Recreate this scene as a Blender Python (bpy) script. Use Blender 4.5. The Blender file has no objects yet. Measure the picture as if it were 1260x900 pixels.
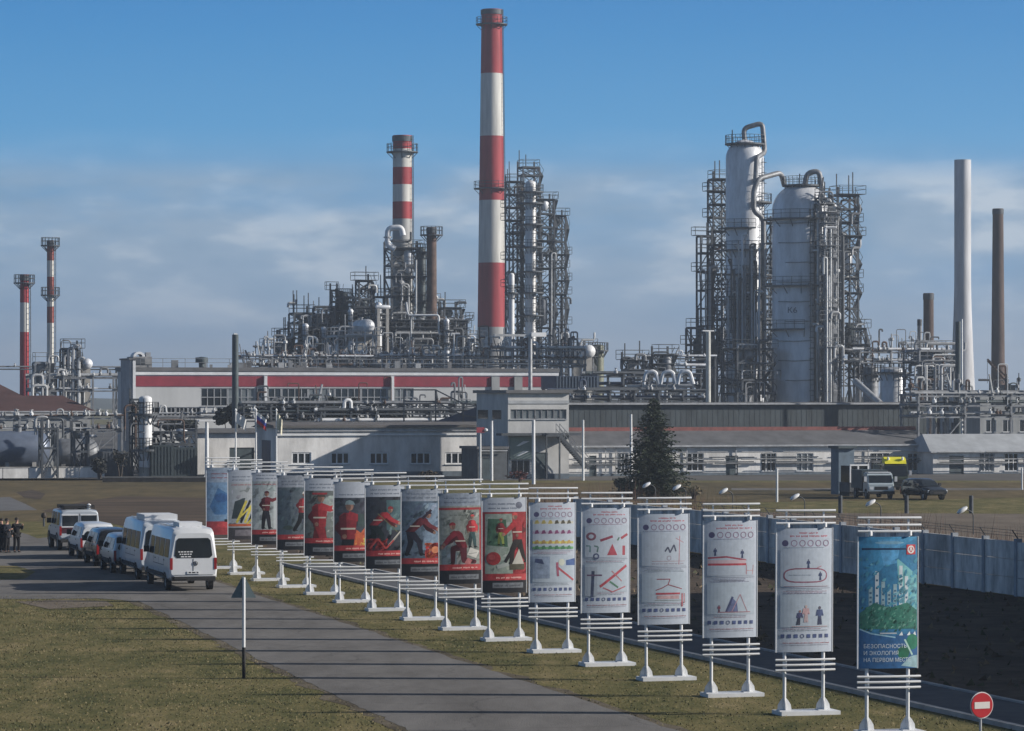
import bpy, bmesh, math, random
from math import sin, cos, tan, pi, radians as R, sqrt, atan2
from mathutils import Vector, Matrix, noise as mnoise
random.seed(11)
C = bpy.context.scene
COL = C.collection

# ---------------------------------------------------------------- camera, sky, sun, exposure
F, CH, HZ = 4000.0, 8.0, 487.0          # focal length in px of a 1260 px wide picture, eye height, horizon row
cam = bpy.data.cameras.new('camera')
cam.sensor_width = 36.0
cam.lens = 36.0 * F / 1260.0
cam.shift_y = 37.0 / 1260.0
cam.clip_start, cam.clip_end = 0.5, 9000
camo = bpy.data.objects.new('camera', cam)
COL.objects.link(camo)
camo.location = (0, 0, CH)
camo.rotation_euler = (R(90), 0, 0)
C.camera = camo

SUN_EL, SUN_AZ = R(22.4), R(93)         # azimuth measured from +Y towards +X
sdir = Vector((sin(SUN_AZ) * cos(SUN_EL), cos(SUN_AZ) * cos(SUN_EL), sin(SUN_EL)))
sl = bpy.data.lights.new('sun', 'SUN')
sl.energy, sl.angle, sl.color = 5.0, R(0.53), (1.0, 0.94, 0.86)
so = bpy.data.objects.new('sun', sl)
COL.objects.link(so)
so.location = sdir * 400
so.rotation_euler = (-sdir).to_track_quat('-Z', 'Y').to_euler()

W = bpy.data.worlds.new('World')
C.world = W
W.use_nodes = True
nt = W.node_tree
for n in list(nt.nodes): nt.nodes.remove(n)
def node(t, typ, **kw):
    n = t.nodes.new(typ)
    for k, v in kw.items(): setattr(n, k, v)
    return n
def link(t, a, b): t.links.new(a, b)
def mathn(t, op, a, b=None, clamp=False):
    n = t.nodes.new('ShaderNodeMath'); n.operation = op; n.use_clamp = clamp
    for i, x in enumerate((a, b)):
        if x is None: continue
        if isinstance(x, (int, float)): n.inputs[i].default_value = x
        else: t.links.new(x, n.inputs[i])
    return n.outputs[0]
def ramp(t, fac, stops, interp='LINEAR'):
    n = t.nodes.new('ShaderNodeValToRGB'); n.color_ramp.interpolation = interp
    e = n.color_ramp.elements
    while len(e) < len(stops): e.new(0.5)
    for i, (p, c) in enumerate(stops):
        e[i].position = p; e[i].color = (c[0], c[1], c[2], 1) if len(c) == 3 else c
    if fac is not None: t.links.new(fac, n.inputs[0])
    return n.outputs[0]
def lin(r, g, b):
    return tuple((x / 255 / 12.92 if x / 255 <= .04045 else ((x / 255 + .055) / 1.055) ** 2.4) for x in (r, g, b))
sky = node(nt, 'ShaderNodeTexSky', sky_type='NISHITA', sun_disc=False)
sky.sun_elevation, sky.sun_rotation = SUN_EL, SUN_AZ
bg_hi = node(nt, 'ShaderNodeBackground'); bg_hi.inputs[1].default_value = 0.055
link(nt, sky.outputs[0], bg_hi.inputs[0])
tc = node(nt, 'ShaderNodeTexCoord')
sep = node(nt, 'ShaderNodeSeparateXYZ'); link(nt, tc.outputs['Generated'], sep.inputs[0])
el = mathn(nt, 'ARCSINE', sep.outputs[2])
az = mathn(nt, 'ARCTAN2', sep.outputs[0], sep.outputs[1])
elp = mathn(nt, 'MULTIPLY', el, F / 1000.0)          # 0..0.49 over the part of the sky in view
azp = mathn(nt, 'MULTIPLY', az, F / 1000.0)
grad = ramp(nt, mathn(nt, 'MULTIPLY', elp, 1.0), [(0.0, lin(88, 132, 172)), (0.10, lin(86, 136, 180)), (0.2, lin(90, 146, 190)),
             (0.31, lin(80, 150, 200)), (0.45, lin(58, 133, 191)), (0.56, lin(46, 118, 182)), (1.0, lin(42, 98, 165))])
comb = node(nt, 'ShaderNodeCombineXYZ')
link(nt, mathn(nt, 'MULTIPLY', azp, 3.2), comb.inputs[0]); link(nt, mathn(nt, 'MULTIPLY', elp, 11.0), comb.inputs[1])
comb.inputs[2].default_value = 5.1
nz = node(nt, 'ShaderNodeTexNoise'); nz.inputs['Scale'].default_value = 1.0; nz.inputs['Detail'].default_value = 7
nz.inputs['Roughness'].default_value = 0.55
link(nt, comb.outputs[0], nz.inputs['Vector'])
band = ramp(nt, elp, [(0.0, (.5,)*3), (0.05, (.4,)*3), (0.10, (.7,)*3), (0.17, (.9,)*3), (0.235, (1,)*3), (0.262, (.85,)*3), (0.29, (.2,)*3), (0.33, (0,)*3)])
cl = mathn(nt, 'MULTIPLY', ramp(nt, nz.outputs[0], [(0.22, (.1,)*3), (0.52, (1,)*3)]), band, clamp=True)
comb2 = node(nt, 'ShaderNodeCombineXYZ')
link(nt, mathn(nt, 'MULTIPLY', azp, 6), comb2.inputs[0]); link(nt, mathn(nt, 'MULTIPLY', elp, 17), comb2.inputs[1])
nz2 = node(nt, 'ShaderNodeTexNoise'); nz2.inputs['Detail'].default_value = 5; nz2.inputs['Scale'].default_value = 1.0
link(nt, comb2.outputs[0], nz2.inputs['Vector'])
ccol = ramp(nt, nz2.outputs[0], [(0.32, lin(122, 150, 176)), (0.50, lin(146, 167, 188)), (0.62, lin(190, 200, 210))])
mx = node(nt, 'ShaderNodeMix', data_type='RGBA')
link(nt, mathn(nt, 'MULTIPLY', cl, 0.85), mx.inputs[0]); link(nt, grad, mx.inputs[6]); link(nt, ccol, mx.inputs[7])
bg_lo = node(nt, 'ShaderNodeBackground'); bg_lo.inputs[1].default_value = 1.0
link(nt, mx.outputs[2], bg_lo.inputs[0])
fac = ramp(nt, el, [(0.14, (0,)*3), (0.45, (1,)*3)])
ms = node(nt, 'ShaderNodeMixShader'); link(nt, fac, ms.inputs[0]); link(nt, bg_lo.outputs[0], ms.inputs[1]); link(nt, bg_hi.outputs[0], ms.inputs[2])
wo = node(nt, 'ShaderNodeOutputWorld'); link(nt, ms.outputs[0], wo.inputs[0])

C.view_settings.view_transform = 'Standard'
C.view_settings.look = 'None'
C.view_settings.gamma = 1.0
C.view_settings.use_curve_mapping = False
C.view_settings.exposure = 0.22
C.cycles.use_denoising = True
try: C.cycles.denoiser = 'OPENIMAGEDENOISE'
except Exception: pass
C.cycles.max_bounces = 5
C.cycles.volume_bounces = 0
C.cycles.caustics_reflective = C.cycles.caustics_refractive = False

# ---------------------------------------------------------------- helpers
SITE = R(19)                              # the plant's building grid is turned by 19 degrees
def P(px, py, d): return Vector(((px - 630) / F * d, d, CH + (HZ - py) / F * d))
def Gd(px, py):                            # where the sight line meets the ground
    d = CH * F / (py - HZ); return Vector(((px - 630) / F * d, d, 0))
def zz(py, d): return CH + (HZ - py) / F * d
class Grid:
    """a facade line through (px0, depth d0) turned by ang: lx(px) local x, lz(py, x) height there"""
    def __init__(s, px0, d0, ang=SITE):
        s.X, s.d, s.a = (px0 - 630) / F * d0, d0, ang
    def lx(s, px, y=0.0):
        k = (px - 630) / F; c, q = cos(s.a), sin(s.a)
        X0, d0 = s.X - y * q, s.d + y * c
        return (k * d0 - X0) / (c - k * q)
    def lz(s, py, x=0.0, y=0.0): return CH + (HZ - py) / F * (s.d + x * sin(s.a) + y * cos(s.a))
    def loc(s): return (s.X, s.d, 0)

_mats = {}
def M(name, col, rough=.65, metal=0.0, var=.25, scale=1.5, zs=1.0, bump=0.0, bscale=8, emit=None):
    if name in _mats: return _mats[name]
    m = bpy.data.materials.new(name); m.use_nodes = True; t = m.node_tree
    b = t.nodes['Principled BSDF']
    b.inputs['Roughness'].default_value = rough; b.inputs['Metallic'].default_value = metal
    tc = t.nodes.new('ShaderNodeTexCoord'); mp = t.nodes.new('ShaderNodeMapping')
    mp.inputs['Scale'].default_value = (1, 1, zs); t.links.new(tc.outputs['Object'], mp.inputs[0])
    n = t.nodes.new('ShaderNodeTexNoise'); n.inputs['Scale'].default_value = scale; n.inputs['Detail'].default_value = 6
    n.inputs['Roughness'].default_value = .65
    t.links.new(mp.outputs[0], n.inputs['Vector'])
    lo = tuple(c * (1 - var) for c in col); hi = tuple(min(1, c * (1 + var * .6)) for c in col)
    t.links.new(ramp(t, n.outputs[0], [(0.32, lo), (0.66, hi)]), b.inputs['Base Color'])
    if bump:
        n2 = t.nodes.new('ShaderNodeTexNoise'); n2.inputs['Scale'].default_value = bscale; n2.inputs['Detail'].default_value = 5
        t.links.new(mp.outputs[0], n2.inputs['Vector'])
        bp = t.nodes.new('ShaderNodeBump'); bp.inputs['Strength'].default_value = bump; bp.inputs['Distance'].default_value = .05
        t.links.new(n2.outputs[0], bp.inputs['Height']); t.links.new(bp.outputs[0], b.inputs['Normal'])
    _mats[name] = m
    return m
def band_mat(name, H, stops, rough=.7, dirt=.3):
    """paint bands by height: stops = [(z, colour)...] from the bottom up, with soot streaks"""
    m = bpy.data.materials.new(name); m.use_nodes = True; t = m.node_tree; b = t.nodes['Principled BSDF']
    b.inputs['Roughness'].default_value = rough
    tc = t.nodes.new('ShaderNodeTexCoord'); s = t.nodes.new('ShaderNodeSeparateXYZ'); t.links.new(tc.outputs['Object'], s.inputs[0])
    c = ramp(t, mathn(t, 'DIVIDE', s.outputs[2], H), [(z / H, col) for z, col in stops], 'CONSTANT')
    mp = t.nodes.new('ShaderNodeMapping'); mp.inputs['Scale'].default_value = (1.2, 1.2, .12); t.links.new(tc.outputs['Object'], mp.inputs[0])
    n = t.nodes.new('ShaderNodeTexNoise'); n.inputs['Scale'].default_value = 1.2; n.inputs['Detail'].default_value = 6; t.links.new(mp.outputs[0], n.inputs['Vector'])
    mm = t.nodes.new('ShaderNodeMix'); mm.data_type = 'RGBA'; mm.blend_type = 'MULTIPLY'; mm.inputs[0].default_value = 1
    t.links.new(c, mm.inputs[6]); t.links.new(ramp(t, n.outputs[0], [(.3, (1 - dirt,) * 3), (.62, (1, 1, 1))]), mm.inputs[7])
    t.links.new(mm.outputs[2], b.inputs['Base Color'])
    return m

def tag(o, label=None, cat=None, group=None, kind=None):
    if label: o['label'] = label
    if cat: o['category'] = cat
    if group: o['group'] = group
    if kind: o['kind'] = kind
    return o
def thing(name, label, cat, loc=(0, 0, 0), rz=0.0, group=None):
    o = bpy.data.objects.new(name, None); COL.objects.link(o)
    o.empty_display_size = .3; o.location = loc; o.rotation_euler = (0, 0, rz)
    return tag(o, label, cat, group)

class MB:
    def __init__(s): s.v = []; s.f = []; s.mi = []; s.sm = []
    def add(s, vs, fs, mi=0, smooth=False):
        o = len(s.v); s.v += [tuple(v) for v in vs]
        for f in fs: s.f.append([i + o for i in f]); s.mi.append(mi); s.sm.append(smooth)
    def box(s, x0, x1, y0, y1, z0, z1, mi=0):
        v = [(x, y, z) for z in (z0, z1) for y in (y0, y1) for x in (x0, x1)]
        s.add(v, [(0, 2, 3, 1), (4, 5, 7, 6), (0, 1, 5, 4), (2, 6, 7, 3), (0, 4, 6, 2), (1, 3, 7, 5)], mi)
    def beam(s, a, b, w, h=None, mi=0):
        a, b = Vector(a), Vector(b); d = b - a
        if d.length < 1e-6: return
        d.normalize(); h = h or w
        u = d.cross(Vector((0, 0, 1)))
        if u.length < 1e-3: u = Vector((1, 0, 0))
        u.normalize(); n = u.cross(d)
        u, n = u * w / 2, n * h / 2
        s.add([a - u - n, a + u - n, a + u + n, a - u + n, b - u - n, b + u - n, b + u + n, b - u + n],
              [(3, 2, 1, 0), (4, 5, 6, 7), (0, 1, 5, 4), (1, 2, 6, 5), (2, 3, 7, 6), (3, 0, 4, 7)], mi)
    def tube(s, pts, r, n=8, mi=0):
        pts = [Vector(p) for p in pts]; rings = []
        up = None
        for i, p in enumerate(pts):
            d = (pts[min(i + 1, len(pts) - 1)] - pts[max(i - 1, 0)]).normalized()
            if up is None: up = Vector((0, 0, 1)) if abs(d.z) < .9 else Vector((1, 0, 0))
            u = up - d * up.dot(d)
            if u.length < 1e-4: u = Vector((0, 1, 0)) - d * d.y
            u.normalize(); w = d.cross(u); up = u
            rr = r[i] if isinstance(r, (list, tuple)) else r
            rings.append([p + (u * cos(2 * pi * k / n) + w * sin(2 * pi * k / n)) * rr for k in range(n)])
        vs = [v for g in rings for v in g]
        fs = [(i * n + k, i * n + (k + 1) % n, (i + 1) * n + (k + 1) % n, (i + 1) * n + k) for i in range(len(pts) - 1) for k in range(n)]
        s.add(vs, fs, mi, True)
        s.add(rings[0], [tuple(range(n))[::-1]], mi); s.add(rings[-1], [tuple(range(n))], mi)
    def lathe(s, cx, cy, prof, n=24, mi=0, caps=True):
        vs = [(cx + r * cos(2 * pi * k / n), cy + r * sin(2 * pi * k / n), z) for r, z in prof for k in range(n)]
        fs = [(i * n + k, i * n + (k + 1) % n, (i + 1) * n + (k + 1) % n, (i + 1) * n + k) for i in range(len(prof) - 1) for k in range(n)]
        s.add(vs, fs, mi, True)
        if caps:
            s.add(vs[:n], [tuple(range(n))[::-1]], mi); s.add(vs[-n:], [tuple(range(n))], mi)
    def arc(s, cx, cy, r0, r1, z0, z1, a0, a1, n=16, mi=0):
        vs = []; fs = []
        for k in range(n + 1):
            a = a0 + (a1 - a0) * k / n
            for r, z in ((r0, z0), (r1, z0), (r1, z1), (r0, z1)): vs.append((cx + r * cos(a), cy + r * sin(a), z))
        for k in range(n):
            for j in range(4): fs.append((4 * k + j, 4 * k + (j + 1) % 4, 4 * k + 4 + (j + 1) % 4, 4 * k + 4 + j))
        fs += [(3, 2, 1, 0), (4 * n, 4 * n + 1, 4 * n + 2, 4 * n + 3)]
        s.add(vs, fs, mi)
    def railing(s, pts, h=1.1, w=.05, closed=False, mi=0, step=1.6, rails=(1, .55)):
        pts = [Vector(p) for p in pts]
        if closed: pts = pts + [pts[0]]
        Z = Vector((0, 0, 1))
        for a, b in zip(pts, pts[1:]):
            for q in rails: s.beam(a + Z * h * q, b + Z * h * q, w, mi=mi)
            n = max(1, int((b - a).length / step))
            for k in range(n + 1): s.beam(a.lerp(b, k / n), a.lerp(b, k / n) + Z * h, w, mi=mi)
    def build(s, name, mats, parent=None, angle=40):
        me = bpy.data.meshes.new(name)
        me.from_pydata(s.v, [], s.f)
        for m in (mats if isinstance(mats, (list, tuple)) else [mats]): me.materials.append(m)
        me.polygons.foreach_set('material_index', s.mi); me.polygons.foreach_set('use_smooth', s.sm)
        me.update()
        if any(s.sm):
            try: me.set_sharp_from_angle(angle=R(angle))
            except Exception: pass
        o = bpy.data.objects.new(name, me); COL.objects.link(o)
        if parent: o.parent = parent
        return o
def part(name, mats, parent, *calls):
    b = MB()
    for c in calls: getattr(b, c[0])(*c[1:])
    return b.build(name, mats, parent)
def bend(pts, r, n=4):
    """round the corners of a polyline"""
    pts = [Vector(p) for p in pts]; out = [pts[0]]
    for a, b, c in zip(pts, pts[1:], pts[2:]):
        q = min(r, (b - a).length * .45, (c - b).length * .45)
        p0, p1 = b + (a - b).normalized() * q, b + (c - b).normalized() * q
        for k in range(n + 1):
            t = k / n; out.append(p0 * (1 - t) ** 2 + b * 2 * t * (1 - t) + p1 * t * t)
    return out + [pts[-1]]
def children(o): return [c for c in bpy.data.objects if c.parent == o]
def copy_tree(o, parent=None):
    c = o.copy(); COL.objects.link(c)
    if parent: c.parent = parent
    for ch in o.children: copy_tree(ch, c)
    return c

# ---------------------------------------------------------------- materials
DARK = M('dark_steel', (.070, .080, .092), .6, .2, .4)
STEEL = M('grey_steel', (.21, .22, .235), .55, .3, .4)
GALV = M('galvanised_steel', (.40, .41, .42), .5, .3, .3)
CLAD = M('aluminium_cladding', (.66, .68, .71), .45, .2, .38, .45, .25, .3, 2)
PIPEW = M('insulated_pipe', (.55, .56, .56), .5, .25, .3, .8)
WHITE = M('white_paint', (.72, .73, .74), .5, 0, .14, 1.2)
RUST = M('rusty_steel', (.10, .062, .048), .8, 0, .5, 1.2)
TEAL = M('teal_grey_paint', (.05, .072, .08), .6, 0, .35)
CONC = M('concrete', (.34, .33, .31), .85, 0, .3, .6, 1, .3, 6)
BRICKB = M('brown_brick', (.085, .058, .05), .85, 0, .4, .8, .3)
GLASS = M('dark_glass', (.018, .024, .03), .08, 0, .3)
CURT = M('window_blinds', (.16, .18, .19), .3, 0, .3)
WALLW = M('whitewashed_brick', (.68, .67, .65), .85, 0, .38, .45, .35, .25, 5)
WALLG = M('grey_render', (.30, .31, .31), .85, 0, .25, .5, .5, .2, 5)
PLINTH = M('blue_grey_plinth', (.11, .14, .17), .8, 0, .3)
ROOFG = M('grey_roof_sheet', (.13, .13, .135), .7, .1, .3, .6)
ROOFL = M('light_roof_sheet', (.40, .42, .44), .6, .1, .2, .6)
ROOFB = M('red_brown_roof_sheet', (.075, .036, .032), .75, 0, .3, .4)
REDP = M('red_paint', (.26, .026, .045), .6, 0, .25, .7)
OLIVE = M('olive_tank_paint', (.15, .16, .11), .6, 0, .35)
BLUEC = M('dark_blue_paint', (.035, .055, .10), .6, 0, .3)
BLACK = M('black_rubber', (.018, .018, .02), .8, 0, .2)
FENCEC = M('weathered_fence_concrete', (.60, .59, .57), .85, 0, .6, 1.1, .35, .4, 6)
# ---------------------------------------------------------------- ground, roads, soil
def ground_mat(name, cols, scale, bump=.5, bscale=6, stretch=(1, 1, 1), big=.02, rot=0.0, fine=.55):
    m = bpy.data.materials.new(name); m.use_nodes = True; t = m.node_tree; b = t.nodes['Principled BSDF']
    b.inputs['Roughness'].default_value = .95
    try: b.inputs['Specular IOR Level'].default_value = .15
    except Exception: pass
    tc = t.nodes.new('ShaderNodeTexCoord'); mp = t.nodes.new('ShaderNodeMapping'); mp.inputs['Scale'].default_value = stretch
    mp.inputs['Rotation'].default_value = (0, 0, rot)
    t.links.new(tc.outputs['Object'], mp.inputs[0])
    def nz(s, d, r=.7):
        n = t.nodes.new('ShaderNodeTexNoise'); n.inputs['Scale'].default_value = s; n.inputs['Detail'].default_value = d; n.inputs['Roughness'].default_value = r
        t.links.new(mp.outputs[0], n.inputs['Vector']); return n.outputs[0]
    a = nz(scale, 8); g = nz(big, 5)
    f = mathn(t, 'ADD', mathn(t, 'MULTIPLY', a, fine), mathn(t, 'MULTIPLY', g, 1 - fine))
    n = len(cols)
    t.links.new(ramp(t, f, [(.36 + .28 * i / (n - 1), c) for i, c in enumerate(cols)]), b.inputs['Base Color'])
    bp = t.nodes.new('ShaderNodeBump'); bp.inputs['Strength'].default_value = bump; bp.inputs['Distance'].default_value = .08
    t.links.new(nz(bscale, 6), bp.inputs['Height']); t.links.new(bp.outputs[0], b.inputs['Normal'])
    return m
GRASS = ground_mat('dry_lawn', [(.058, .063, .021), (.110, .104, .038), (.170, .144, .060), (.25, .20, .10)], 1.6, .7, 9, (1, .4, 1), big=.42, fine=.42)
VERGE = ground_mat('verge_grass', [(.055, .047, .024), (.11, .086, .042), (.175, .13, .066)], .5, .6, 3, (1, .35, 1), big=.08)
ASPH = ground_mat('asphalt', [(.122, .115, .108), (.16, .152, .144), (.195, .186, .176)], .6, .25, 20, (1, .3, 1), big=.15, rot=-R(15.5))
def cracks(m, scale, width, depth):
    t = m.node_tree; b = t.nodes['Principled BSDF']; src = b.inputs['Base Color'].links[0].from_socket
    tc = t.nodes.new('ShaderNodeTexCoord'); n = t.nodes.new('ShaderNodeTexNoise'); n.inputs['Scale'].default_value = scale * 2.2; n.inputs['Detail'].default_value = 5
    t.links.new(tc.outputs['Object'], n.inputs['Vector'])
    mv = t.nodes.new('ShaderNodeMix'); mv.data_type = 'RGBA'; mv.blend_type = 'LINEAR_LIGHT'; mv.inputs[0].default_value = 1.4
    t.links.new(tc.outputs['Object'], mv.inputs[6]); t.links.new(n.outputs['Color'], mv.inputs[7])
    v = t.nodes.new('ShaderNodeTexVoronoi'); v.feature = 'DISTANCE_TO_EDGE'; v.inputs['Scale'].default_value = scale; t.links.new(mv.outputs[2], v.inputs['Vector'])
    mm = t.nodes.new('ShaderNodeMix'); mm.data_type = 'RGBA'; mm.blend_type = 'MULTIPLY'; mm.inputs[0].default_value = 1
    t.links.new(src, mm.inputs[6]); t.links.new(ramp(t, v.outputs['Distance'], [(0, (depth,) * 3), (width, (1, 1, 1))]), mm.inputs[7]); t.links.new(mm.outputs[2], b.inputs['Base Color'])
cracks(ASPH, .22, .010, .72)
PATHM = ground_mat('footpath_asphalt', [(.09, .095, .105), (.13, .135, .145)], 1.2, .2, 20, big=.3)
SOIL = ground_mat('dark_soil', [(.042, .033, .026), (.085, .066, .050), (.14, .108, .08)], .7, 1.0, 4, big=.1)
DIRT = ground_mat('grey_brown_dirt', [(.11, .092, .070), (.16, .132, .104), (.21, .178, .14)], .35, .6, 3, (1, .5, 1), big=.06)
YARD = ground_mat('plant_yard', [(.07, .07, .068), (.11, .105, .10), (.15, .145, .14)], .3, .4, 3, big=.05)
BROWN = ground_mat('brown_field', [(.045, .033, .024), (.085, .062, .044), (.15, .11, .07)], .5, .8, 4, (.25, 1, 1), big=.2)
KERBM = M('kerb_concrete', (.36, .36, .36), .85, 0, .25, 1.5)

def sheet(name, pts, mat, z, sub=None):
    b = MB(); b.add([(x, y, z) for x, y in pts], [tuple(range(len(pts)))])
    o = b.build(name, mat); tag(o, kind='structure'); return o
sheet('ground', [(-3000, -60), (3000, -60), (3000, 6000), (-3000, 6000)], GRASS, 0)
sheet('plant_yard', [(-500, 306), (500, 306), (500, 900), (-500, 900)], YARD, .004)
VX, VY = .957, .29                       # across the road (to the right), along it (-.29, .957)
def CT(c, t): return (c * VX - t * VY, c * VY + t * VX)
def px_poly(pts): return [tuple(Gd(x, y)[:2]) for x, y in pts]
# road: straight strip from the measured edges
def lerp2(a, b, k): return (a[0] + (b[0] - a[0]) * k, a[1] + (b[1] - a[1]) * k)
La, Lb, Ra, Rb = (-2.76, 78.8), (-13.95, 124), (3.9, 77.8), (-12.8, 140)
def ragged(A, B, k0, k1, amp, seed, off=0.0):
    out = []; n = int(abs(k1 - k0) * 90)
    for i in range(n + 1):
        k = k0 + (k1 - k0) * i / n; x, y = lerp2(A, B, k); out.append((x + off + amp * (mnoise.noise(Vector((y * .45, seed, 0))) + .6 * mnoise.noise(Vector((y * 1.9, seed, 3)))), y))
    return out
ROADEDGE = ground_mat('worn_road_edge', [(.06, .05, .034), (.12, .10, .07), (.19, .16, .12)], .9, .6, 6, big=.3)
sheet('road_shoulder', ragged(La, Lb, -1.2, 1.0, .4, 5, -.35) + [(-27.5, 178)] + ragged(Ra, Rb, 1.75, -.8, .35, 7, .3), ROADEDGE, .005)
sheet('road', ragged(La, Lb, -1.2, 1.0, .16, 1) + [(-27.5, 178)] + ragged(Ra, Rb, 1.75, -.8, .14, 2), ASPH, .010)
sheet('side_road', px_poly([(-250, 737), (60, 737.5), (120, 737), (150, 739), (166, 741), (215, 728), (200, 705), (108, 667), (60, 669), (34, 658), (8, 651), (-40, 644), (-250, 636)]), ASPH, .012)
sheet('verge', px_poly([(-200, 642), (262, 642), (262, 590), (-200, 588)]), VERGE, .004)
sheet('field_strip', px_poly([(50, 629), (120, 640), (160, 650), (262, 655), (400, 655), (400, 613), (262, 613), (150, 611), (110, 616)]), BROWN, .008)
sheet('soil_bank', px_poly([(20, 606), (40, 603), (56, 608), (50, 615), (30, 613)]), SOIL, .012)
sheet('grass_island', px_poly([(-60, 696), (20, 697), (44, 704), (30, 713), (-60, 716)]), GRASS, .016)
sheet('bare_patch', px_poly([(20, 741), (70, 738.5), (130, 740), (140, 746), (60, 750)]), DIRT, .0135)
sheet('concrete_path', px_poly([(-60, 630), (46, 628), (30, 620), (12, 612), (-60, 614)]), M('slab_concrete', (.12, .118, .118), .9, 0, .3, .6), .012)
# footpath behind the boards with its kerb, soil between it and the wall
kb = MB()
for c0, c1, zt in ((34.05, 34.25, .12), (36.9, 37.05, .10)):
    a, b_, c_, d_ = CT(c0, 20), CT(c1, 20), CT(c1, 150), CT(c0, 150)
    vs = [(*p, 0) for p in (a, b_, c_, d_)] + [(*p, zt) for p in (a, b_, c_, d_)]
    kb.add(vs, [(3, 2, 1, 0), (4, 5, 6, 7), (0, 1, 5, 4), (1, 2, 6, 5), (2, 3, 7, 6), (3, 0, 4, 7)])
tag(kb.build('kerb', KERBM), kind='structure')
sheet('footpath', [CT(34.25, 20), CT(36.9, 20), CT(36.9, 150), CT(34.25, 150)], PATHM, .05)
sheet('soil_field', [CT(37.05, 20), CT(56.7, 20), CT(56.7, 178), CT(37.05, 205)], SOIL, .004)
sheet('dirt_field', [CT(56.9, 20), CT(130, 20), CT(130, 186), CT(86, 205), CT(37.0, 236), CT(37.05, 206), CT(56.9, 178)], DIRT, .006)
sheet('far_verge', px_poly([(640, 622), (1010, 617), (1300, 612), (1300, 594), (640, 594)]), VERGE, .010)
sheet('service_lane', px_poly([(900, 603.5), (1400, 603.5), (1400, 601), (900, 601)]), ASPH, .014)

# low rolling edge of the world far behind the plant
b = MB(); n = 90
vs = []
for i in range(n + 1):
    x = -1500 + 3000 * i / n
    h = 6 + 4 * mnoise.noise(Vector((x * .004, 0, 0))) + 2 * mnoise.noise(Vector((x * .02, 3, 0)))
    vs += [(x, 1900, -1), (x, 1960, h), (x, 2300, h * .8), (x, 2600, -1)]
b.add(vs, [(4 * i + j, 4 * i + 4 + j, 4 * i + 5 + j, 4 * i + 1 + j) for i in range(n) for j in range(3)], 0, True)
tag(b.build('hills', M('far_woodland', (.05, .06, .045), .95, 0, .5, .02)), kind='structure')
# ---------------------------------------------------------------- generators for plant equipment
rnd = random.Random(5)
def chimney(label, px, py, d, wt, wb, mat, py_wide=None, plats=(), base=0.0, n=28, group=None, flare=None, ladder=True, rim=True, rot=0, rimmat=None):
    """tapering stack; wt / wb widths in picture px; plats = rows of its galleries"""
    s = F / d; H = zz(py, d) - base
    t = thing('chimney', label, 'chimney', ((px - 630) / s, d, base), rot, group)
    rt, rb = wt / s / 2, wb / s / 2
    def rad(z): return rb + (rt - rb) * z / H if not flare else (rt + (rb - rt) * max(0, 1 - z / flare) ** 1.3)
    b = MB(); N = 14
    prof = [(rad(H * i / N), H * i / N) for i in range(N + 1)]
    prof += [(rt * .82, H), (rt * .8, H - 1.5)] if rim else []
    b.lathe(0, 0, prof, n); b.build('shaft', mat, t, 50)
    if rim: part('rim', rimmat or DARK, t, ('arc', 0, 0, rt * 1.005, rt * 1.09, H - .9, H - .1, 0, 2 * pi, n))
    for p in plats:
        z = zz(p, d) - base; r = rad(z)
        pl = part('gallery', DARK, t, ('arc', 0, 0, r * 1.01, r + .95, z - .15, z, 0, 2 * pi, n))
        b = MB(); b.railing([((r + .88) * cos(2 * pi * k / 16), (r + .88) * sin(2 * pi * k / 16), z) for k in range(16)], 1.15, .07, True)
        for k in range(8):
            a = 2 * pi * k / 8; b.beam(((r + .9) * cos(a), (r + .9) * sin(a), z - .1), (r * cos(a), r * sin(a), z - 1.0), .09)
        b.build('railing', DARK, pl)
    if ladder:
        b = MB(); a = R(-20)
        for q in (-.25, .25):
            pts = [((rad(z) + .25) * cos(a) - q * sin(a), (rad(z) + .25) * sin(a) + q * cos(a), z) for z in [H * i / 8 for i in range(9)]]
            for u, v in zip(pts, pts[1:]): b.beam(u, v, .08)
        z = 1.0
        while z < H:
            b.beam(((rad(z) + .25) * cos(a) + .25 * sin(a), (rad(z) + .25) * sin(a) - .25 * cos(a), z), ((rad(z) + .25) * cos(a) - .25 * sin(a), (rad(z) + .25) * sin(a) + .25 * cos(a), z), .05); z += .8
        b.build('ladder', DARK, t)
    return t

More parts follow.
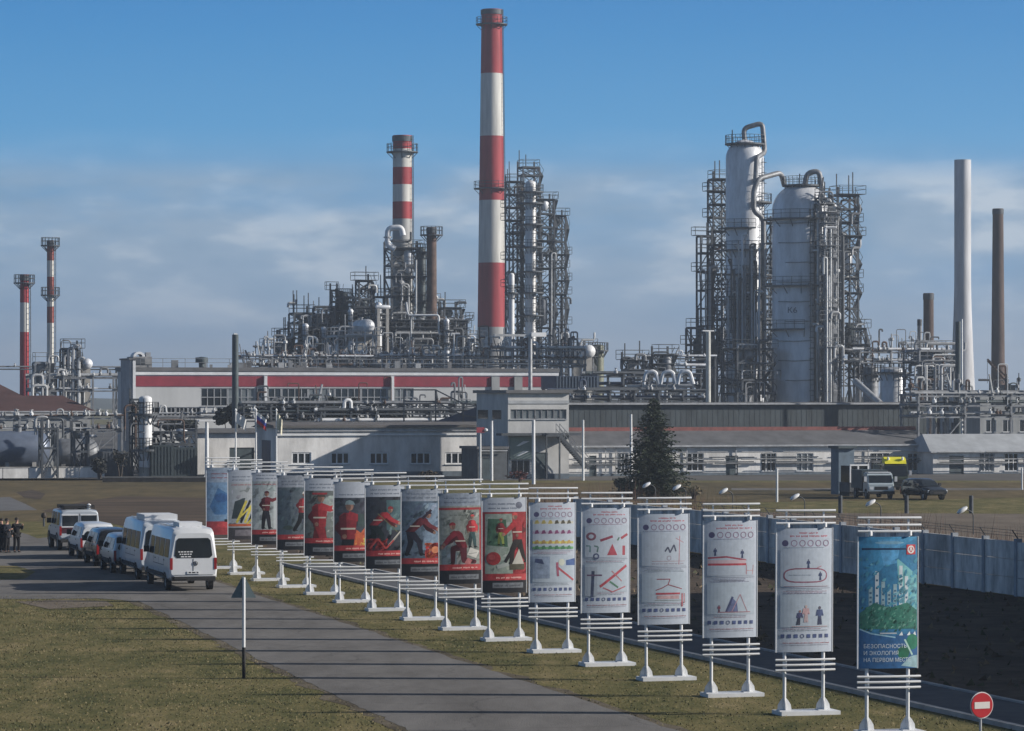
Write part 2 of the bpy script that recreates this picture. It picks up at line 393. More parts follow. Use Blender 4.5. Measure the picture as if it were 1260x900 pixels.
def tower(label, px0, px1, py, d, depth=None, levels=None, base=0.0, mat=None, pipes=5, vessels=1, dens=.6, group=None, spires=0, name='steel_tower', cat='steel tower', pw=.22, step=3.2, rot=SITE, seed=None, decks=True, light=.35):
    rg = random.Random(seed if seed is not None else hash((px0, py)) & 0xffff)
    mat = mat or DARK; s = F / d; cw = (px1 - px0) / s
    dp = depth if depth else cw / (cos(rot) + sin(rot)) * .95
    w = max(1.0, (cw - dp * sin(rot)) / cos(rot))
    X = (px0 - 630) / s + dp * sin(rot)
    t = thing(name, label, cat, (X, d, base), rot, group)
    H = zz(py, d) - base
    if levels is None:
        k = max(2, int(H / step)); lv = [H * (i + 1) / k for i in range(k)]
    else: lv = sorted(zz(p, d) - base for p in levels); 
    nx, ny = max(1, round(w / 3.6)), max(1, round(dp / 3.6))
    xs = [w * i / nx for i in range(nx + 1)]; ys = [dp * j / ny for j in range(ny + 1)]
    b = MB()
    for x in xs:
        for y in ys: b.beam((x, y, 0), (x, y, H + (1.1 if rg.random() < .3 else 0)), pw)
    prev = 0
    for z in lv:
        for y in ys: b.beam((0, y, z), (w, y, z), pw * .8, pw)
        for x in xs: b.beam((x, 0, z), (x, dp, z), pw * .8, pw)
        for i in range(nx):
            for y in (0, dp):
                if rg.random() < dens: b.beam((xs[i], y, prev), (xs[i + 1], y, z), pw * .55)
                if rg.random() < dens * .7: b.beam((xs[i + 1], y, prev), (xs[i], y, z), pw * .55)
        for j in range(ny):
            for x in (0, w):
                if rg.random() < dens: b.beam((x, ys[j], prev), (x, ys[j + 1], z), pw * .55)
        prev = z
    b.build('frame', mat, t)
    if decks:
        for z in lv:
            if rg.random() < .2 and z != lv[-1]: continue
            e = rg.choice([0, .6, .9]); f = rg.choice([0, 0, .8])
            dk = part('deck', mat, t, ('box', -f, w + e, -e * .6, dp, z + pw * .5, z + pw * .5 + .07))
            b = MB(); b.railing([(-f, -e * .6, z + .2), (w + e, -e * .6, z + .2), (w + e, dp, z + .2), (-f, dp, z + .2)], 1.1, .06, True, step=1.8)
            b.build('railing', mat, dk)
    pm = [CLAD, PIPEW, STEEL, GALV, DARK, RUST]
    for k in range(pipes):
        r = rg.choice([.08, .11, .15, .2]); m = rg.choice(pm[:4]) if rg.random() < light * 1.1 else rg.choice(pm[2:] + [DARK, DARK])
        x = rg.uniform(.2, w - .2); y = rg.choice([-.35, dp * rg.random(), -.25, rg.uniform(0, dp)])
        z0 = rg.uniform(0, H * .4); z1 = rg.uniform(H * .5, H * .98)
        x2 = min(w + .8, max(-.8, x + rg.uniform(-3, 3)))
        if rg.random() < .45:
            zq = rg.choice(lv) + rg.uniform(.2, 1.6); xa, xb = sorted((rg.uniform(-.6, w + .6), rg.uniform(-.6, w + .6))); xb = max(xb, xa + 1.2)
            pts = [(xa, y, zq - rg.uniform(.4, 2)), (xa, y, zq), (xb, y, zq), (xb, y, max(.2, zq + rg.uniform(-2.5, 1.5)))]
        else: pts = [(x, y, z0), (x, y, z1), (x2, y, z1), (x2, y, z1 - rg.uniform(.6, 3))]
        part('pipe', m, t, ('tube', bend(pts, .4, 3), r, 7))
    for k in range(vessels):
        r = min(w * .3, rg.uniform(.5, 1.1)); x = rg.uniform(r, max(r + .1, w - r)); y = dp * rg.uniform(.15, .6)
        z0 = lv[max(0, rg.randrange(len(lv)) - 1)] + .4; h = min(rg.uniform(2, 5), max(1.2, H - z0))
        m = rg.choice([CLAD, STEEL, TEAL, STEEL])
        part('vessel', m, t, ('lathe', x, y, [(.05, z0), (r * .7, z0 + .15), (r, z0 + .5), (r, z0 + h - .5), (r * .7, z0 + h - .12), (.05, z0 + h)], 16))
    # zigzag stair on the right side
    if H > 9:
        b = MB(); z = 0; k = 0
        for z2 in lv:
            y0, y1 = (dp * .1, dp * .9) if k % 2 else (dp * .9, dp * .1)
            b.beam((w + .5, y0, z), (w + .5, y1, z2), .5, .08); b.beam((w + .25, y0, z + 1), (w + .25, y1, z2 + 1), .05); b.beam((w + .78, y0, z + 1), (w + .78, y1, z2 + 1), .05)
            z = z2; k += 1
        b.build('stair', mat, t)
    for k in range(spires):
        x, y = rg.uniform(0, w), rg.uniform(0, dp); h = rg.uniform(1.5, 3.5)
        part('lightning_rod', mat, t, ('beam', (x, y, H), (x, y, H + h), .12))
    return t

def column(label, px0, px1, py, d, base=0.0, mat=None, plats=(), group=None, top='dome', dome=1.0, ladder=-60, name='process_column', cat='process column', skirt=2.5, n=32, seams=True, platw=1.1, scaf=None):
    """upright vessel; plats = (row, from deg, to deg); 0 = picture right, -90 = towards the camera"""
    mat = mat or CLAD; s = F / d; r = (px1 - px0) / s / 2; H = zz(py, d) - base
    t = thing(name, label, cat, (((px0 + px1) / 2 - 630) / s, d, base), 0, group)
    dz = r * dome
    b = MB()
    prof = [(r, skirt), (r, H - dz)] + [(r * cos(a), H - dz + dz * sin(a)) for a in [pi / 2 * k / 8 for k in range(1, 8)]] + [(.02, H)]
    b.lathe(0, 0, prof, n)
    sh = b.build('shell', mat, t, 60)
    if seams:
        b = MB(); z = skirt + 2.2
        while z < H - dz - .4: b.arc(0, 0, r * .99, r + .035, z, z + .09, 0, 2 * pi, n); z += 2.2
        b.build('cladding_band', mat, sh)
    part('skirt', CONC, t, ('lathe', 0, 0, [(r * 1.12, 0), (r * 1.0, skirt)], n))
    for p, a0, a1 in plats:
        z = zz(p, d) - base; rr = r if z < H - dz else r * sqrt(max(.02, 1 - ((z - H + dz) / dz) ** 2))
        A0, A1 = R(a0), R(a1); nn = max(4, int(abs(a1 - a0) / 14))
        pl = part('platform', DARK, t, ('arc', 0, 0, rr + .02, rr + platw, z - .2, z, A0, A1, nn))
        b = MB(); pts = [((rr + platw - .06) * cos(A0 + (A1 - A0) * k / nn), (rr + platw - .06) * sin(A0 + (A1 - A0) * k / nn), z) for k in range(nn + 1)]
        b.railing(pts, 1.1, .06, False, step=1.5)
        for q in pts[::2]:
            v = Vector((q[0], q[1], 0)).normalized(); b.beam(q, (v.x * rr, v.y * rr, z - 1.1), .08)
        b.build('railing', DARK, pl)
    if scaf:
        a0, a1, z0, z1 = scaf; rs = random.Random(int(px0)); n_ = max(3, int((a1 - a0) / 16)); ra = r + platw + .15; b = MB()
        pos = [(ra * cos(R(a0 + (a1 - a0) * k / n_)), ra * sin(R(a0 + (a1 - a0) * k / n_))) for k in range(n_ + 1)]
        for x, y in pos: b.beam((x, y, z0), (x, y, z1 + rs.uniform(-3, 1)), .13)
        z = z0
        while z < z1:
            for u, v in zip(pos, pos[1:]):
                if rs.random() < .8: b.beam((*u, z), (*v, z), .10)
                if rs.random() < .3: b.beam((*u, z), (*v, z + 2.1), .07)
                if rs.random() < .25: b.beam((*u, z + 1.0), (*v, z + 1.0), .06)
                if rs.random() < .35: b.beam((*u, z), (u[0] * r / ra, u[1] * r / ra, z), .09)
                if rs.random() < (.55 if r > 3 else .22): b.add([(*u, z + .02), (*v, z + .02), (v[0] * (r + .05) / ra, v[1] * (r + .05) / ra, z + .02), (u[0] * (r + .05) / ra, u[1] * (r + .05) / ra, z + .02)], [(0, 1, 2, 3)])
            z += 2.1
        b.build('scaffold', DARK, t)
    if ladder is not None:
        a = R(ladder); b = MB(); rr = r + .3
        for q in (-.25, .25):
            b.beam((rr * cos(a) - q * sin(a), rr * sin(a) + q * cos(a), .5), (rr * cos(a) - q * sin(a), rr * sin(a) + q * cos(a), H - dz), .07)
        z = 1
        while z < H - dz:
            b.beam((rr * cos(a) + .25 * sin(a), rr * sin(a) - .25 * cos(a), z), (rr * cos(a) - .25 * sin(a), rr * sin(a) + .25 * cos(a), z), .05)
            z += .7
        z = 3
        while z < H - dz:
            b.arc(rr * cos(a), rr * sin(a), .4, .46, z, z + .06, a - pi * .6, a + pi * .6, 8); z += 1.4
        b.build('ladder', DARK, t)
    return t

def rack(label, px0, px1, rows, d, depth=4, npipes=4, mat=None, bay=6.0, group=None, valves=6, base=0.0, seed=1, braced=True, pipe_mats=None, rot=SITE, pr=(.07, .1, .14, .19), risers=0):
    """pipe rack: portal frames with pipes along it on each row (picture rows of the beams)"""
    rg = random.Random(seed); mat = mat or STEEL; g = Grid(px0, d, rot); w = g.lx(px1)
    t = thing('pipe_rack', label, 'pipe rack', (g.X, d, base), rot, group)
    zs = sorted(zz(p, d) - base for p in rows); n = max(1, round(w / bay))
    b = MB()
    for i in range(n + 1):
        x = w * i / n
        for y in (0, depth): b.beam((x, y, 0), (x, y, zs[-1] + .1), .22)
        for z in zs: b.beam((x, -.3, z), (x, depth + .3, z), .2)
    for z in zs:
        for y in (0, depth): b.beam((0, y, z - .15), (w, y, z - .15), .16)
    if braced:
        for i in range(n):
            if rg.random() < .5: b.beam((w * i / n, 0, 0), (w * (i + 1) / n, 0, zs[0]), .12)
    b.build('frame', mat, t)
    pms = pipe_mats or [PIPEW, GALV, STEEL, CLAD, RUST, STEEL]
    for z in zs:
        for k in range(npipes):
            r = rg.choice(pr); y = depth * (k + .5) / npipes - .2; m = rg.choice(pms)
            x0, x1 = -.3, w + .3
            if rg.random() < .35: x0 = w * rg.uniform(0, .5)
            if rg.random() < .35: x1 = w * rg.uniform(.6, 1)
            zp = z + .1 + r; pts = [(x0, y, zp), (x1, y, zp)]
            if rg.random() < .28:
                xm = rg.uniform(x0 + .2 * (x1 - x0), x0 + .8 * (x1 - x0)); h = rg.uniform(.5, 1.1); q = rg.uniform(.6, 1.2)
                pts = [(x0, y, zp), (xm, y, zp), (xm, y, zp + h), (xm + q, y, zp + h), (xm + q, y, zp), (x1, y, zp)]
            part('pipe', m, t, ('tube', bend(pts, .35, 3), r, 7))
    for k in range(valves):
        z = rg.choice(zs); x = rg.uniform(.3, w - .3); y = -.25; r = rg.uniform(.12, .25); m = rg.choice([PIPEW, WHITE, GALV, GALV, STEEL, STEEL, RUST])
        b = MB(); z0 = z + .15
        b.lathe(x, y, [(r * .6, z0), (r, z0 + .1), (r, z0 + r * 1.4), (r * .45, z0 + r * 1.8), (r * .3, z0 + r * 2.6), (r * .9, z0 + r * 2.7), (r * .9, z0 + r * 2.9)], 10)
        b.build('valve', m, t)
    for k in range(risers):
        x, y = rg.uniform(.2, w - .2), rg.uniform(0, depth); h = rg.uniform(.6, 3.2); q = rg.choice([-1, 1]) * rg.uniform(.3, 1.4); z = zs[-1]
        ty = rg.random(); z_0 = z - rg.uniform(.5, 2.5); m = rg.choice([PIPEW, GALV, STEEL, STEEL, DARK, DARK, RUST]); rr = rg.choice([.06, .09, .12])
        if ty < .15: b = MB(); b.tube(bend([(x, y, z_0), (x, y, z + h), (x + q, y, z + h), (x + q, y, z + .1)], .25, 3), rr, 6)
        elif ty < .4: b = MB(); b.tube(bend([(x, y, z_0), (x, y, z + h), (x + q, y, z + h), (x + q, y, z + h - .3)], .2, 3), rr, 6)
        elif ty < .6: b = MB(); b.tube([(x, y, z_0), (x + q * .8, y, z + h * .7)], rr, 6)
        elif ty < .8: b = MB(); b.lathe(x, y, [(rr, z_0), (rr, z + h * .6), (rr * 2.6, z + h * .6 + .02), (rr * 2.6, z + h * .6 + .3), (rr * .6, z + h * .6 + .45), (rr * .6, z + h * .6 + .9)], 8)
        else: b = MB(); b.tube(bend([(x - q, y, z + h * .5), (x, y, z + h * .5), (x, y, z_0)], .2, 3), rr, 6)
        b.build('riser', m, t)
    return t

def drum(label, px0, px1, pyc, hpx, d, mat=None, axis='x', base=0.0, group=None, name='pressure_vessel', cat='pressure vessel', rot=SITE, legs=2, L=None):
    mat = mat or CLAD; s = F / d; r = hpx / s / 2; zc = zz(pyc, d)
    t = thing(name, label, cat, (((px0 + px1) / 2 - 630) / s, d, base), rot if axis == 'x' else rot + pi / 2, group)
    L = L or (px1 - px0) / s; hl = L / 2; zc -= base
    prof = [(.02, -hl), (r * .55, -hl + r * .1), (r * .87, -hl + r * .3), (r, -hl + r * .6), (r, hl - r * .6), (r * .87, hl - r * .3), (r * .55, hl - r * .1), (.02, hl)]
    b = MB(); b.lathe(0, 0, prof, 24); b.v = [(v[2], v[1], v[0] + zc) for v in b.v]
    b.build('shell', mat, t, 60)
    for k in range(legs):
        x = -hl * .6 + 1.2 * hl * k / max(1, legs - 1) if legs > 1 else 0
        part('saddle', CONC, t, ('box', x - .2, x + .2, -r * .7, r * .7, 0, zc - r * .72))
        part('strap', STEEL, t, ('arc', 0, 0, 0.01, 0.02, 0, .01, 0, 1, 4)) if False else None
    part('nozzle', STEEL, t, ('lathe', hl * .3, 0, [(r * .18, zc + r * .9), (r * .18, zc + r * 1.25), (r * .3, zc + r * 1.27), (r * .3, zc + r * 1.36)], 10))
    return t

def mast(label, px, py, py_base, d, w=.22, w2=None, mat=None, cross=None, name='light_mast', cat='light mast', group=None, base=None, foot=False, flag=None):
    s = F / d; z0 = 0.0 if base is None else base; z1 = zz(py, d)
    t = thing(name, label, cat, ((px - 630) / s, d, z0), SITE, group); H = z1 - z0
    w2 = w2 or w * .6
    part('pole', mat or GALV, t, ('lathe', 0, 0, [(w / 2, 0), (w2 / 2, H)], 10))
    if cross:                                  # (half width left, half width right, thickness)
        l, r, th = cross
        part('lamp_bar', WHITE if mat is not DARK else GALV, t, ('box', -l, r, -.18, .18, H, H + th))
    if foot:
        b = MB(); b.beam((0, 0, H * .12), (.9, -.2, 0), .12); b.beam((0, 0, H * .12), (-.5, -.2, 0), .1); b.build('brace', GALV, t)
    return t

# ---- buildings with real openings
def wall_holes(b, W, H, holes, rev=.16, mi=0, y=0.0, z0=0.0):
    xs = sorted({0, W} | {h[0] for h in holes} | {h[1] for h in holes}); zs = sorted({z0, H} | {h[2] for h in holes} | {h[3] for h in holes})
    for xa, xb in zip(xs, xs[1:]):
        for za, zb in zip(zs, zs[1:]):
            cx, cz = (xa + xb) / 2, (za + zb) / 2
            if any(h[0] < cx < h[1] and h[2] < cz < h[3] for h in holes): continue
            b.add([(xa, y, za), (xb, y, za), (xb, y, zb), (xa, y, zb)], [(0, 1, 2, 3)], mi)
    for x0, x1, za, zb in holes:
        b.add([(x0, y, za), (x1, y, za), (x1, y, zb), (x0, y, zb), (x0, y + rev, za), (x1, y + rev, za), (x1, y + rev, zb), (x0, y + rev, zb)],
              [(0, 4, 5, 1), (1, 5, 6, 2), (2, 6, 7, 3), (3, 7, 4, 0)], mi)
def window(parent, x0, x1, z0, z1, cols=2, rows=1, fm=None, y=.12, bars=False, glass=None, name='window', fw=.06):
    fm = fm or WHITE; b = MB()
    for x in [x0 + (x1 - x0) * i / cols for i in range(cols + 1)]:
        xx = min(max(x, x0 + fw / 2), x1 - fw / 2); b.box(xx - fw / 2, xx + fw / 2, y - .05, y + .03, z0, z1)
    zs_ = [z0 + (z1 - z0) * i / rows for i in range(rows + 1)]; xs_ = [x0 + (x1 - x0) * i / cols for i in range(cols + 1)]
    for z in zs_:
        q = min(max(z, z0 + fw / 2), z1 - fw / 2)
        for xa, xb in zip(xs_, xs_[1:]): b.box(xa + fw * .6, xb - fw * .6, y - .047, y + .027, q - fw / 2, q + fw / 2)
    w = b.build(name, fm, parent)
    part('sill', GALV, w, ('box', x0 - .08, x1 + .08, -.12, -.004, z0 - .07, z0 - .004))
    part('pane', glass or GLASS, w, ('box', x0 + .01, x1 - .01, y + .031, y + .06, z0 + .01, z1 - .01))
    if bars:
        b = MB(); n = max(3, int((x1 - x0) / .3))
        for i in range(n + 1): xx = x0 + (x1 - x0) * i / n; b.beam((xx, -.03, z0), (xx, -.03, z1), .035)
        b.build('bars', DARK, w)
    return w
def shell(t, Wd, D, H, holes=(), mat=None, plinth=0.0, name='wall'):
    b = MB(); mat = mat or WALLW
    wall_holes(b, Wd, H, list(holes))
    b.add([(0, 0, 0), (0, D, 0), (Wd, D, 0), (Wd, 0, 0), (0, 0, H), (0, D, H), (Wd, D, H), (Wd, 0, H)],
          [(0, 4, 5, 1), (1, 5, 6, 2), (2, 6, 7, 3), (4, 7, 6, 5)])
    w = b.build(name, mat, t)
    if plinth:
        segs = [0] + [v for h in sorted(holes) if h[2] < plinth for v in (h[0], h[1])] + [Wd]
        b = MB()
        for a, c in zip(segs[::2], segs[1::2]): b.box(a + .001, c - .001, -.06, -.003, 0, plinth)
        b.build('plinth', PLINTH, t)
    return w
# ================================================================ the plant
RED_, WHT_, DIRTY = (.36, .03, .04), (.62, .61, .57), (.30, .30, .29)
def bands(name, d, base_col, rows):     # rows from the top down: (row where the band ends, colour above it)
    H = zz(rows[0][0], d)
    out = [(0.0, base_col)]
    for k in range(len(rows) - 1, 0, -1): out.append((zz(rows[k][0], d), rows[k][1]))
    return band_mat(name, H, out)
# ---- chimneys
chimney('tallest red and white striped chimney in the centre of the plant', 605, 12, 560, 25, 38.5,
        bands('stripes_tall', 560, (.33, .33, .33), [(12, None), (92, RED_), (169, WHT_), (247, RED_), (325, WHT_), (403, RED_)]), plats=(30, 232), n=36)
chimney('red and white striped chimney rising from dark scaffolding left of the tallest one', 495, 167, 480, 23, 27,
        bands('stripes_mid', 480, (.42, .42, .41), [(167, None), (185, RED_), (207, WHT_), (228, RED_), (250, WHT_), (271, RED_)]), plats=(187,))
chimney('short stout chimney with red top, white middle and red foot at the left edge', 30, 338, 480, 10.5, 12,
        bands('stripes_left', 480, RED_, [(338, None), (373, RED_), (409, WHT_)]), plats=(348,))
chimney('slim banded chimney with a flared white foot near the left edge', 62, 296, 500, 8.5, 17,
        bands('stripes_slim', 500, WHT_, [(296, None), (321, (.26, .06, .05)), (341, WHT_), (365, (.26, .06, .05)), (378, WHT_), (398, (.26, .06, .05))]), plats=(302, 363), flare=11)
chimney('tall pale concrete chimney with flared foot on the right', 1184.5, 197, 470, 20.5, 38, M('pale_concrete', (.50, .51, .53), .7, 0, .25, .8, .15), flare=24, n=36, ladder=False, rim=False)
chimney('brown brick chimney at the far right edge', 1228, 257, 520, 13, 18.5, BRICKB, ladder=False)
chimney('short brown chimney behind the right pipe rack', 1142.5, 361, 455, 12.5, 14, BRICKB, ladder=False)
chimney('very thin dark stack beside the short brown chimney', 1131.5, 393, 450, 5.5, 6, STEEL, ladder=False)
chimney('rust brown stack with collar beside the scaffolded striped chimney', 531, 280, 468, 12, 15, RUST, plats=(289,), ladder=False)

# ---- the pair of big columns on the right
DA = 440
A = column('tall slim silver column, left of the big pair on the right', 893, 940, 172, DA, mat=CLAD, dome=1.0, ladder=-35, scaf=(-200, -62, 2, zz(345, 440)), plats=[
    (177, -180, 180), (249, -70, 40), (281, -180, -70), (308, -180, -50), (338, -150, 20), (365, -180, -20), (392, -180, 60), (420, -180, 40), (447, -180, 60), (472, -180, 60)])
sA = F / DA
def pA(px, py, y=0.0): return ((px - 916.5) / sA, y, zz(py, DA))
part('overhead_pipe', STEEL, A, ('tube', bend([pA(916, 172), pA(915, 158), pA(938, 151.5), pA(941, 188), pA(929, 196, -2.9), pA(927, 235, -3)], .7), .34, 10))
part('overhead_pipe', STEEL, A, ('tube', bend([pA(966, 228, 1), pA(961, 212.5, 0), pA(931, 222, -3.2), pA(925, 236, -3.4), pA(925, 262, -3.4), pA(937, 270, -3.0), pA(938.5, 490, -3.0)], .8), .36, 10))
part('lightning_rod', DARK, A, ('beam', pA(901, 178), pA(901, 160), .14))
part('riser_pipe', PIPEW, A, ('tube', bend([pA(902, 470, -3.2), pA(902, 374, -3.2), pA(912, 374, -3.2), pA(912, 400, -3.2)], .5), .22, 8))
part('riser_pipe', STEEL, A, ('tube', [pA(934, 480, -2.4), pA(934, 300, -2.4)], .2, 8))
part('riser_pipe', PIPEW, A, ('tube', bend([pA(921, 485, -3.3), pA(921, 330, -3.3), pA(914, 330, -3.0)], .5), .2, 8))
DB = 432
B_ = column('broad silver column with domed shoulders, right of the big pair', 950, 1022, 226, DB, mat=CLAD, dome=.93, ladder=-75, scaf=(-40, 60, 2, zz(262, 432)), platw=1.25, plats=[
    (228, -180, 180), (270, -200, 20), (262, -40, 50), (284, -30, 60), (302, -45, 60), (318, -20, 50), (336, -40, 60), (352, -180, 60), (372, -35, 60), (390, -20, 50), (405, -180, -90), (408, -40, 60), (428, -35, 60), (447, -30, 60), (462, -45, 60), (480, -60, 60)])
sB = F / DB
def pB(px, py, y=0.0): return ((px - 986) / sB, y, zz(py, DB))
part('overhead_pipe', STEEL, B_, ('tube', bend([pB(989, 232, -1), pB(992, 214, -1), pB(1007, 211, -1), pB(1011, 236, -1)], .7), .36, 10))
for k, (x, y0, y1, m) in enumerate([(1003, 490, 262, PIPEW), (1012, 490, 300, CLAD), (1018, 470, 250, PIPEW), (1022, 495, 345, STEEL), (996, 490, 420, PIPEW)]):
    part('riser_pipe', m, B_, ('tube', bend([pB(x, y0, -4.3 + k * .5), pB(x, y1, -4.3 + k * .5), pB(x - 6, y1 - 3, -3)], .5), .2 + .05 * (k % 3), 8))
for k in range(16):
    y = 250 + k * 15; x = 1002 + rnd.uniform(0, 20)
    part('branch_pipe', rnd.choice([PIPEW, CLAD, WHITE]), B_, ('tube', bend([pB(x - 8, y, -4.1), pB(x, y, -4.6), pB(x, y + rnd.uniform(-9, 9), -4.6), pB(x + rnd.uniform(4, 14), y + rnd.uniform(-9, 9), -3.2)], .4), rnd.uniform(.12, .24), 7))
part('manway', CLAD, B_, ('lathe', 3.6, -3.0, [(1.1, 0), (1.5, 1.2), (.6, 2.2), (.1, 2.4)], 16))
for (x, h) in ((984, 18), (1013, 14), (1003, 10)): part('lightning_rod', DARK, B_, ('beam', pB(x, 232), pB(x, 232 - h), .14))
# stencilled mark on the shell
fc = bpy.data.curves.new('stencil', 'FONT'); fc.body = 'К6'; fc.size = 1.05; fc.extrude = .004; fc.align_x = 'CENTER'
to = bpy.data.objects.new('stencil', fc); me = to.to_mesh().copy(); rB = (1022 - 950) / sB / 2
for v in me.vertices:
    a = R(-113) + v.co.x * 1.15 / rB; z = v.co.y; v.co = ((rB + .05 + v.co.z) * cos(a), (rB + .05 + v.co.z) * sin(a), zz(386, DB) + z)
me.materials.clear(); me.materials.append(BLUEC)
o = bpy.data.objects.new('stencil', me); COL.objects.link(o); o.parent = B_
tower('grey ladder frame bolted to the sunlit front of the broad silver column', 1010, 1025, 262, 425, levels=[262, 275, 289, 303, 318, 333, 348, 363, 379, 395, 411, 428, 446, 464, 482], depth=1.4, pipes=14, vessels=1, dens=.5, pw=.14, light=.9, seed=21, mat=STEEL)
tower('small dark cluster of steel on the right shoulder of the broad silver column', 1004, 1020, 238, 427, levels=[244, 252], depth=1.4, pipes=6, vessels=1, dens=.8, pw=.14, seed=23, spires=2)
tower('outer open steel stair frame, far left of the big silver columns', 858, 876, 291, 444, levels=[291, 312, 335, 358, 380, 402, 425, 448, 470], pipes=3, vessels=0, dens=.15, spires=1)
tower('dense tall steel frame hugging the left of the slim silver column', 872, 895, 221, 447, levels=[221, 236, 252, 268, 285, 302, 320, 338, 356, 375, 394, 412, 432, 452, 472], pipes=9, vessels=2, dens=.9, spires=2, light=.2)
tower('dense tall steel frame hugging the right of the broad silver column', 1023, 1057, 240, 442, levels=[240, 257, 274, 291, 308, 325, 343, 361, 380, 398, 416, 435, 455, 475], pipes=14, vessels=3, dens=.9, spires=3, light=.5)
tower('low dark pipe frame in front of the two silver columns', 893, 952, 430, 425, levels=[430, 447, 468, 485], pipes=10, vessels=2, dens=.5)
tower('steel frame standing between the two silver columns', 938, 953, 275, 446, levels=[275, 300, 325, 350, 375, 400, 425, 450], pipes=4, vessels=1, dens=.7)
tower('small dark frame with valves left of the silver columns', 845, 866, 404, 430, levels=[404, 425, 446, 468], pipes=5, vessels=1, spires=2)
tower('dark lower frame at the right foot of the broad silver column', 1046, 1066, 405, 430, levels=[405, 425, 440, 465], pipes=5, vessels=1, spires=1)

for k in range(26):
    x = rnd.choice([893, 899, 906, 912, 920, 926, 932, 937]) + rnd.uniform(-2, 2); y0, y1 = rnd.uniform(400, 488), rnd.uniform(290, 400); q = -3.6 - rnd.uniform(0, 1.2)
    part('riser_pipe', rnd.choice([STEEL, PIPEW, CLAD, GALV, DARK]), A, ('tube', bend([pA(x, y0, q), pA(x, y1, q), pA(x + rnd.uniform(-9, 9), y1, q), pA(x, y1 + rnd.uniform(3, 12), q + .6)], .4, 3), rnd.choice([.09, .13, .17]), 6))
for k in range(10):
    x = rnd.uniform(992, 1026); y0, y1 = rnd.uniform(380, 490), rnd.uniform(262, 420); q = -4.3 - rnd.uniform(0, 1.4)
    part('riser_pipe', rnd.choice([STEEL, PIPEW, CLAD, GALV, DARK]), B_, ('tube', bend([pB(x, y0, q), pB(x, y1, q), pB(x + rnd.uniform(-9, 9), y1, q), pB(x, y1 + rnd.uniform(3, 12), q + .6)], .4, 3), rnd.choice([.08, .12, .15]), 6))
for k in range(9):
    y = 276 + k * 24; q = rnd.uniform(-4.4, -4.1)
    part('conduit', STEEL, B_, ('tube', bend([pB(953 + k % 3 * 3, y, -2.4), pB(975, y + 1, -4.3), pB(996, y, -4.2)], .3, 3), .06, 5))
# ---- lattice tower and column behind the tallest chimney
column('narrow white column inside the lattice tower right of the tallest chimney', 646, 660, 222, 520, mat=M('white_cladding', (.66, .66, .66), .5, .2, .2, .5), dome=.8, platw=1.2, ladder=-60,
       plats=[(236, -180, 180), (250, -180, 180), (276, -180, 180), (304, -180, 0), (334, -180, 180), (360, -180, 30), (388, -180, 180)], n=20)
tower('high rear lattice frame topped by a hoist right of the tallest chimney', 637, 664, 206, 526, levels=[206, 216, 232, 250, 268, 286, 304, 322, 340, 358, 378, 398, 420, 440], pipes=6, vessels=1, dens=.7, spires=2)
tower('left lattice frame squeezed between tallest chimney and white column', 622, 641, 224, 522, levels=[224, 240, 256, 272, 288, 304, 320, 337, 354, 372, 390, 410, 432], pipes=7, vessels=1, dens=.8, spires=2)
tower('stepped lattice frame just right of the narrow white column', 659, 682, 246, 520, levels=[246, 263, 280, 297, 314, 331, 348, 366, 384, 404, 424], pipes=8, vessels=2, dens=.95, spires=1, light=.2)
tower('outermost lower lattice frame of the group right of the tallest chimney', 678, 696, 266, 522, levels=[266, 282, 298, 314, 330, 346, 363, 380, 400, 420], pipes=6, vessels=1, dens=.95, spires=1, light=.25)
column('short thin white column low behind the tallest chimney', 626, 633, 336, 515, mat=WHITE, n=14, platw=.6, plats=[(360, -180, 180)], seams=False, ladder=None)
drum('white round-ended tank seen end-on right of the lattice tower', 711, 722, 433, 16, 470, mat=WHITE, axis='y', L=7)
column('olive upright tank right of the white round-ended tank', 729, 743, 424, 478, mat=OLIVE, dome=.25, n=20, ladder=None, platw=.7, plats=[(431, -180, 180)], name='storage_tank', cat='storage tank', seams=False)
tower('grey low frame under the white round-ended tank', 690, 730, 428, 474, levels=[428, 440, 452], pipes=8, vessels=2, dens=.4, mat=STEEL)

# ---- scaffolding and vessels round the middle striped chimney
DM = 474
tower('dark platform scaffold wrapped round the middle striped chimney', 472, 513, 306, DM, levels=[306, 327, 341, 365, 388, 410, 430], pipes=16, vessels=3, dens=.5, pw=.28, light=.6)
column('dark narrow column just right of the scaffolded chimney', 512, 524, 304, 470, mat=TEAL, n=16, platw=.8, plats=[(310, -180, 180), (340, -180, 0), (370, -180, 180)], seams=False)
p = thing('bypass_pipe', 'white hooked pipe above the scaffold of the middle chimney', 'pipe', (0, 0, 0))
part('pipe', WHITE, p, ('tube', bend([P(486, 307, 470), P(477, 302, 470), P(477, 281, 470), P(494, 280, 470), P(496, 290, 470)], .8), .42, 10))
part('flange', GALV, p, ('arc', P(477, 292, 470).x, 470, .40, .6, P(477, 293, 470).z, P(477, 291.5, 470).z, 0, 2 * pi, 12))
tower('wide furnace frame at the foot of the middle striped chimney', 462, 574, 395, 464, depth=9, levels=[395, 404, 413, 422, 431, 440, 447], pipes=70, vessels=8, dens=.35, light=.5)
tower('square dark frame on the right shoulder of the furnace', 540, 567, 380, 470, levels=[380, 394, 411], pipes=5, vessels=1, dens=.15, spires=1, pw=.32)
tower('dark frame with round drums left of the furnace', 434, 470, 388, 468, levels=[388, 402, 416, 432], pipes=26, vessels=4, dens=.5, light=.5)
tower('slender lattice column frame with a bent vent pipe', 437, 457, 346, 472, levels=[346, 356, 368, 380, 394, 410], pipes=6, vessels=2, dens=.7, spires=1)
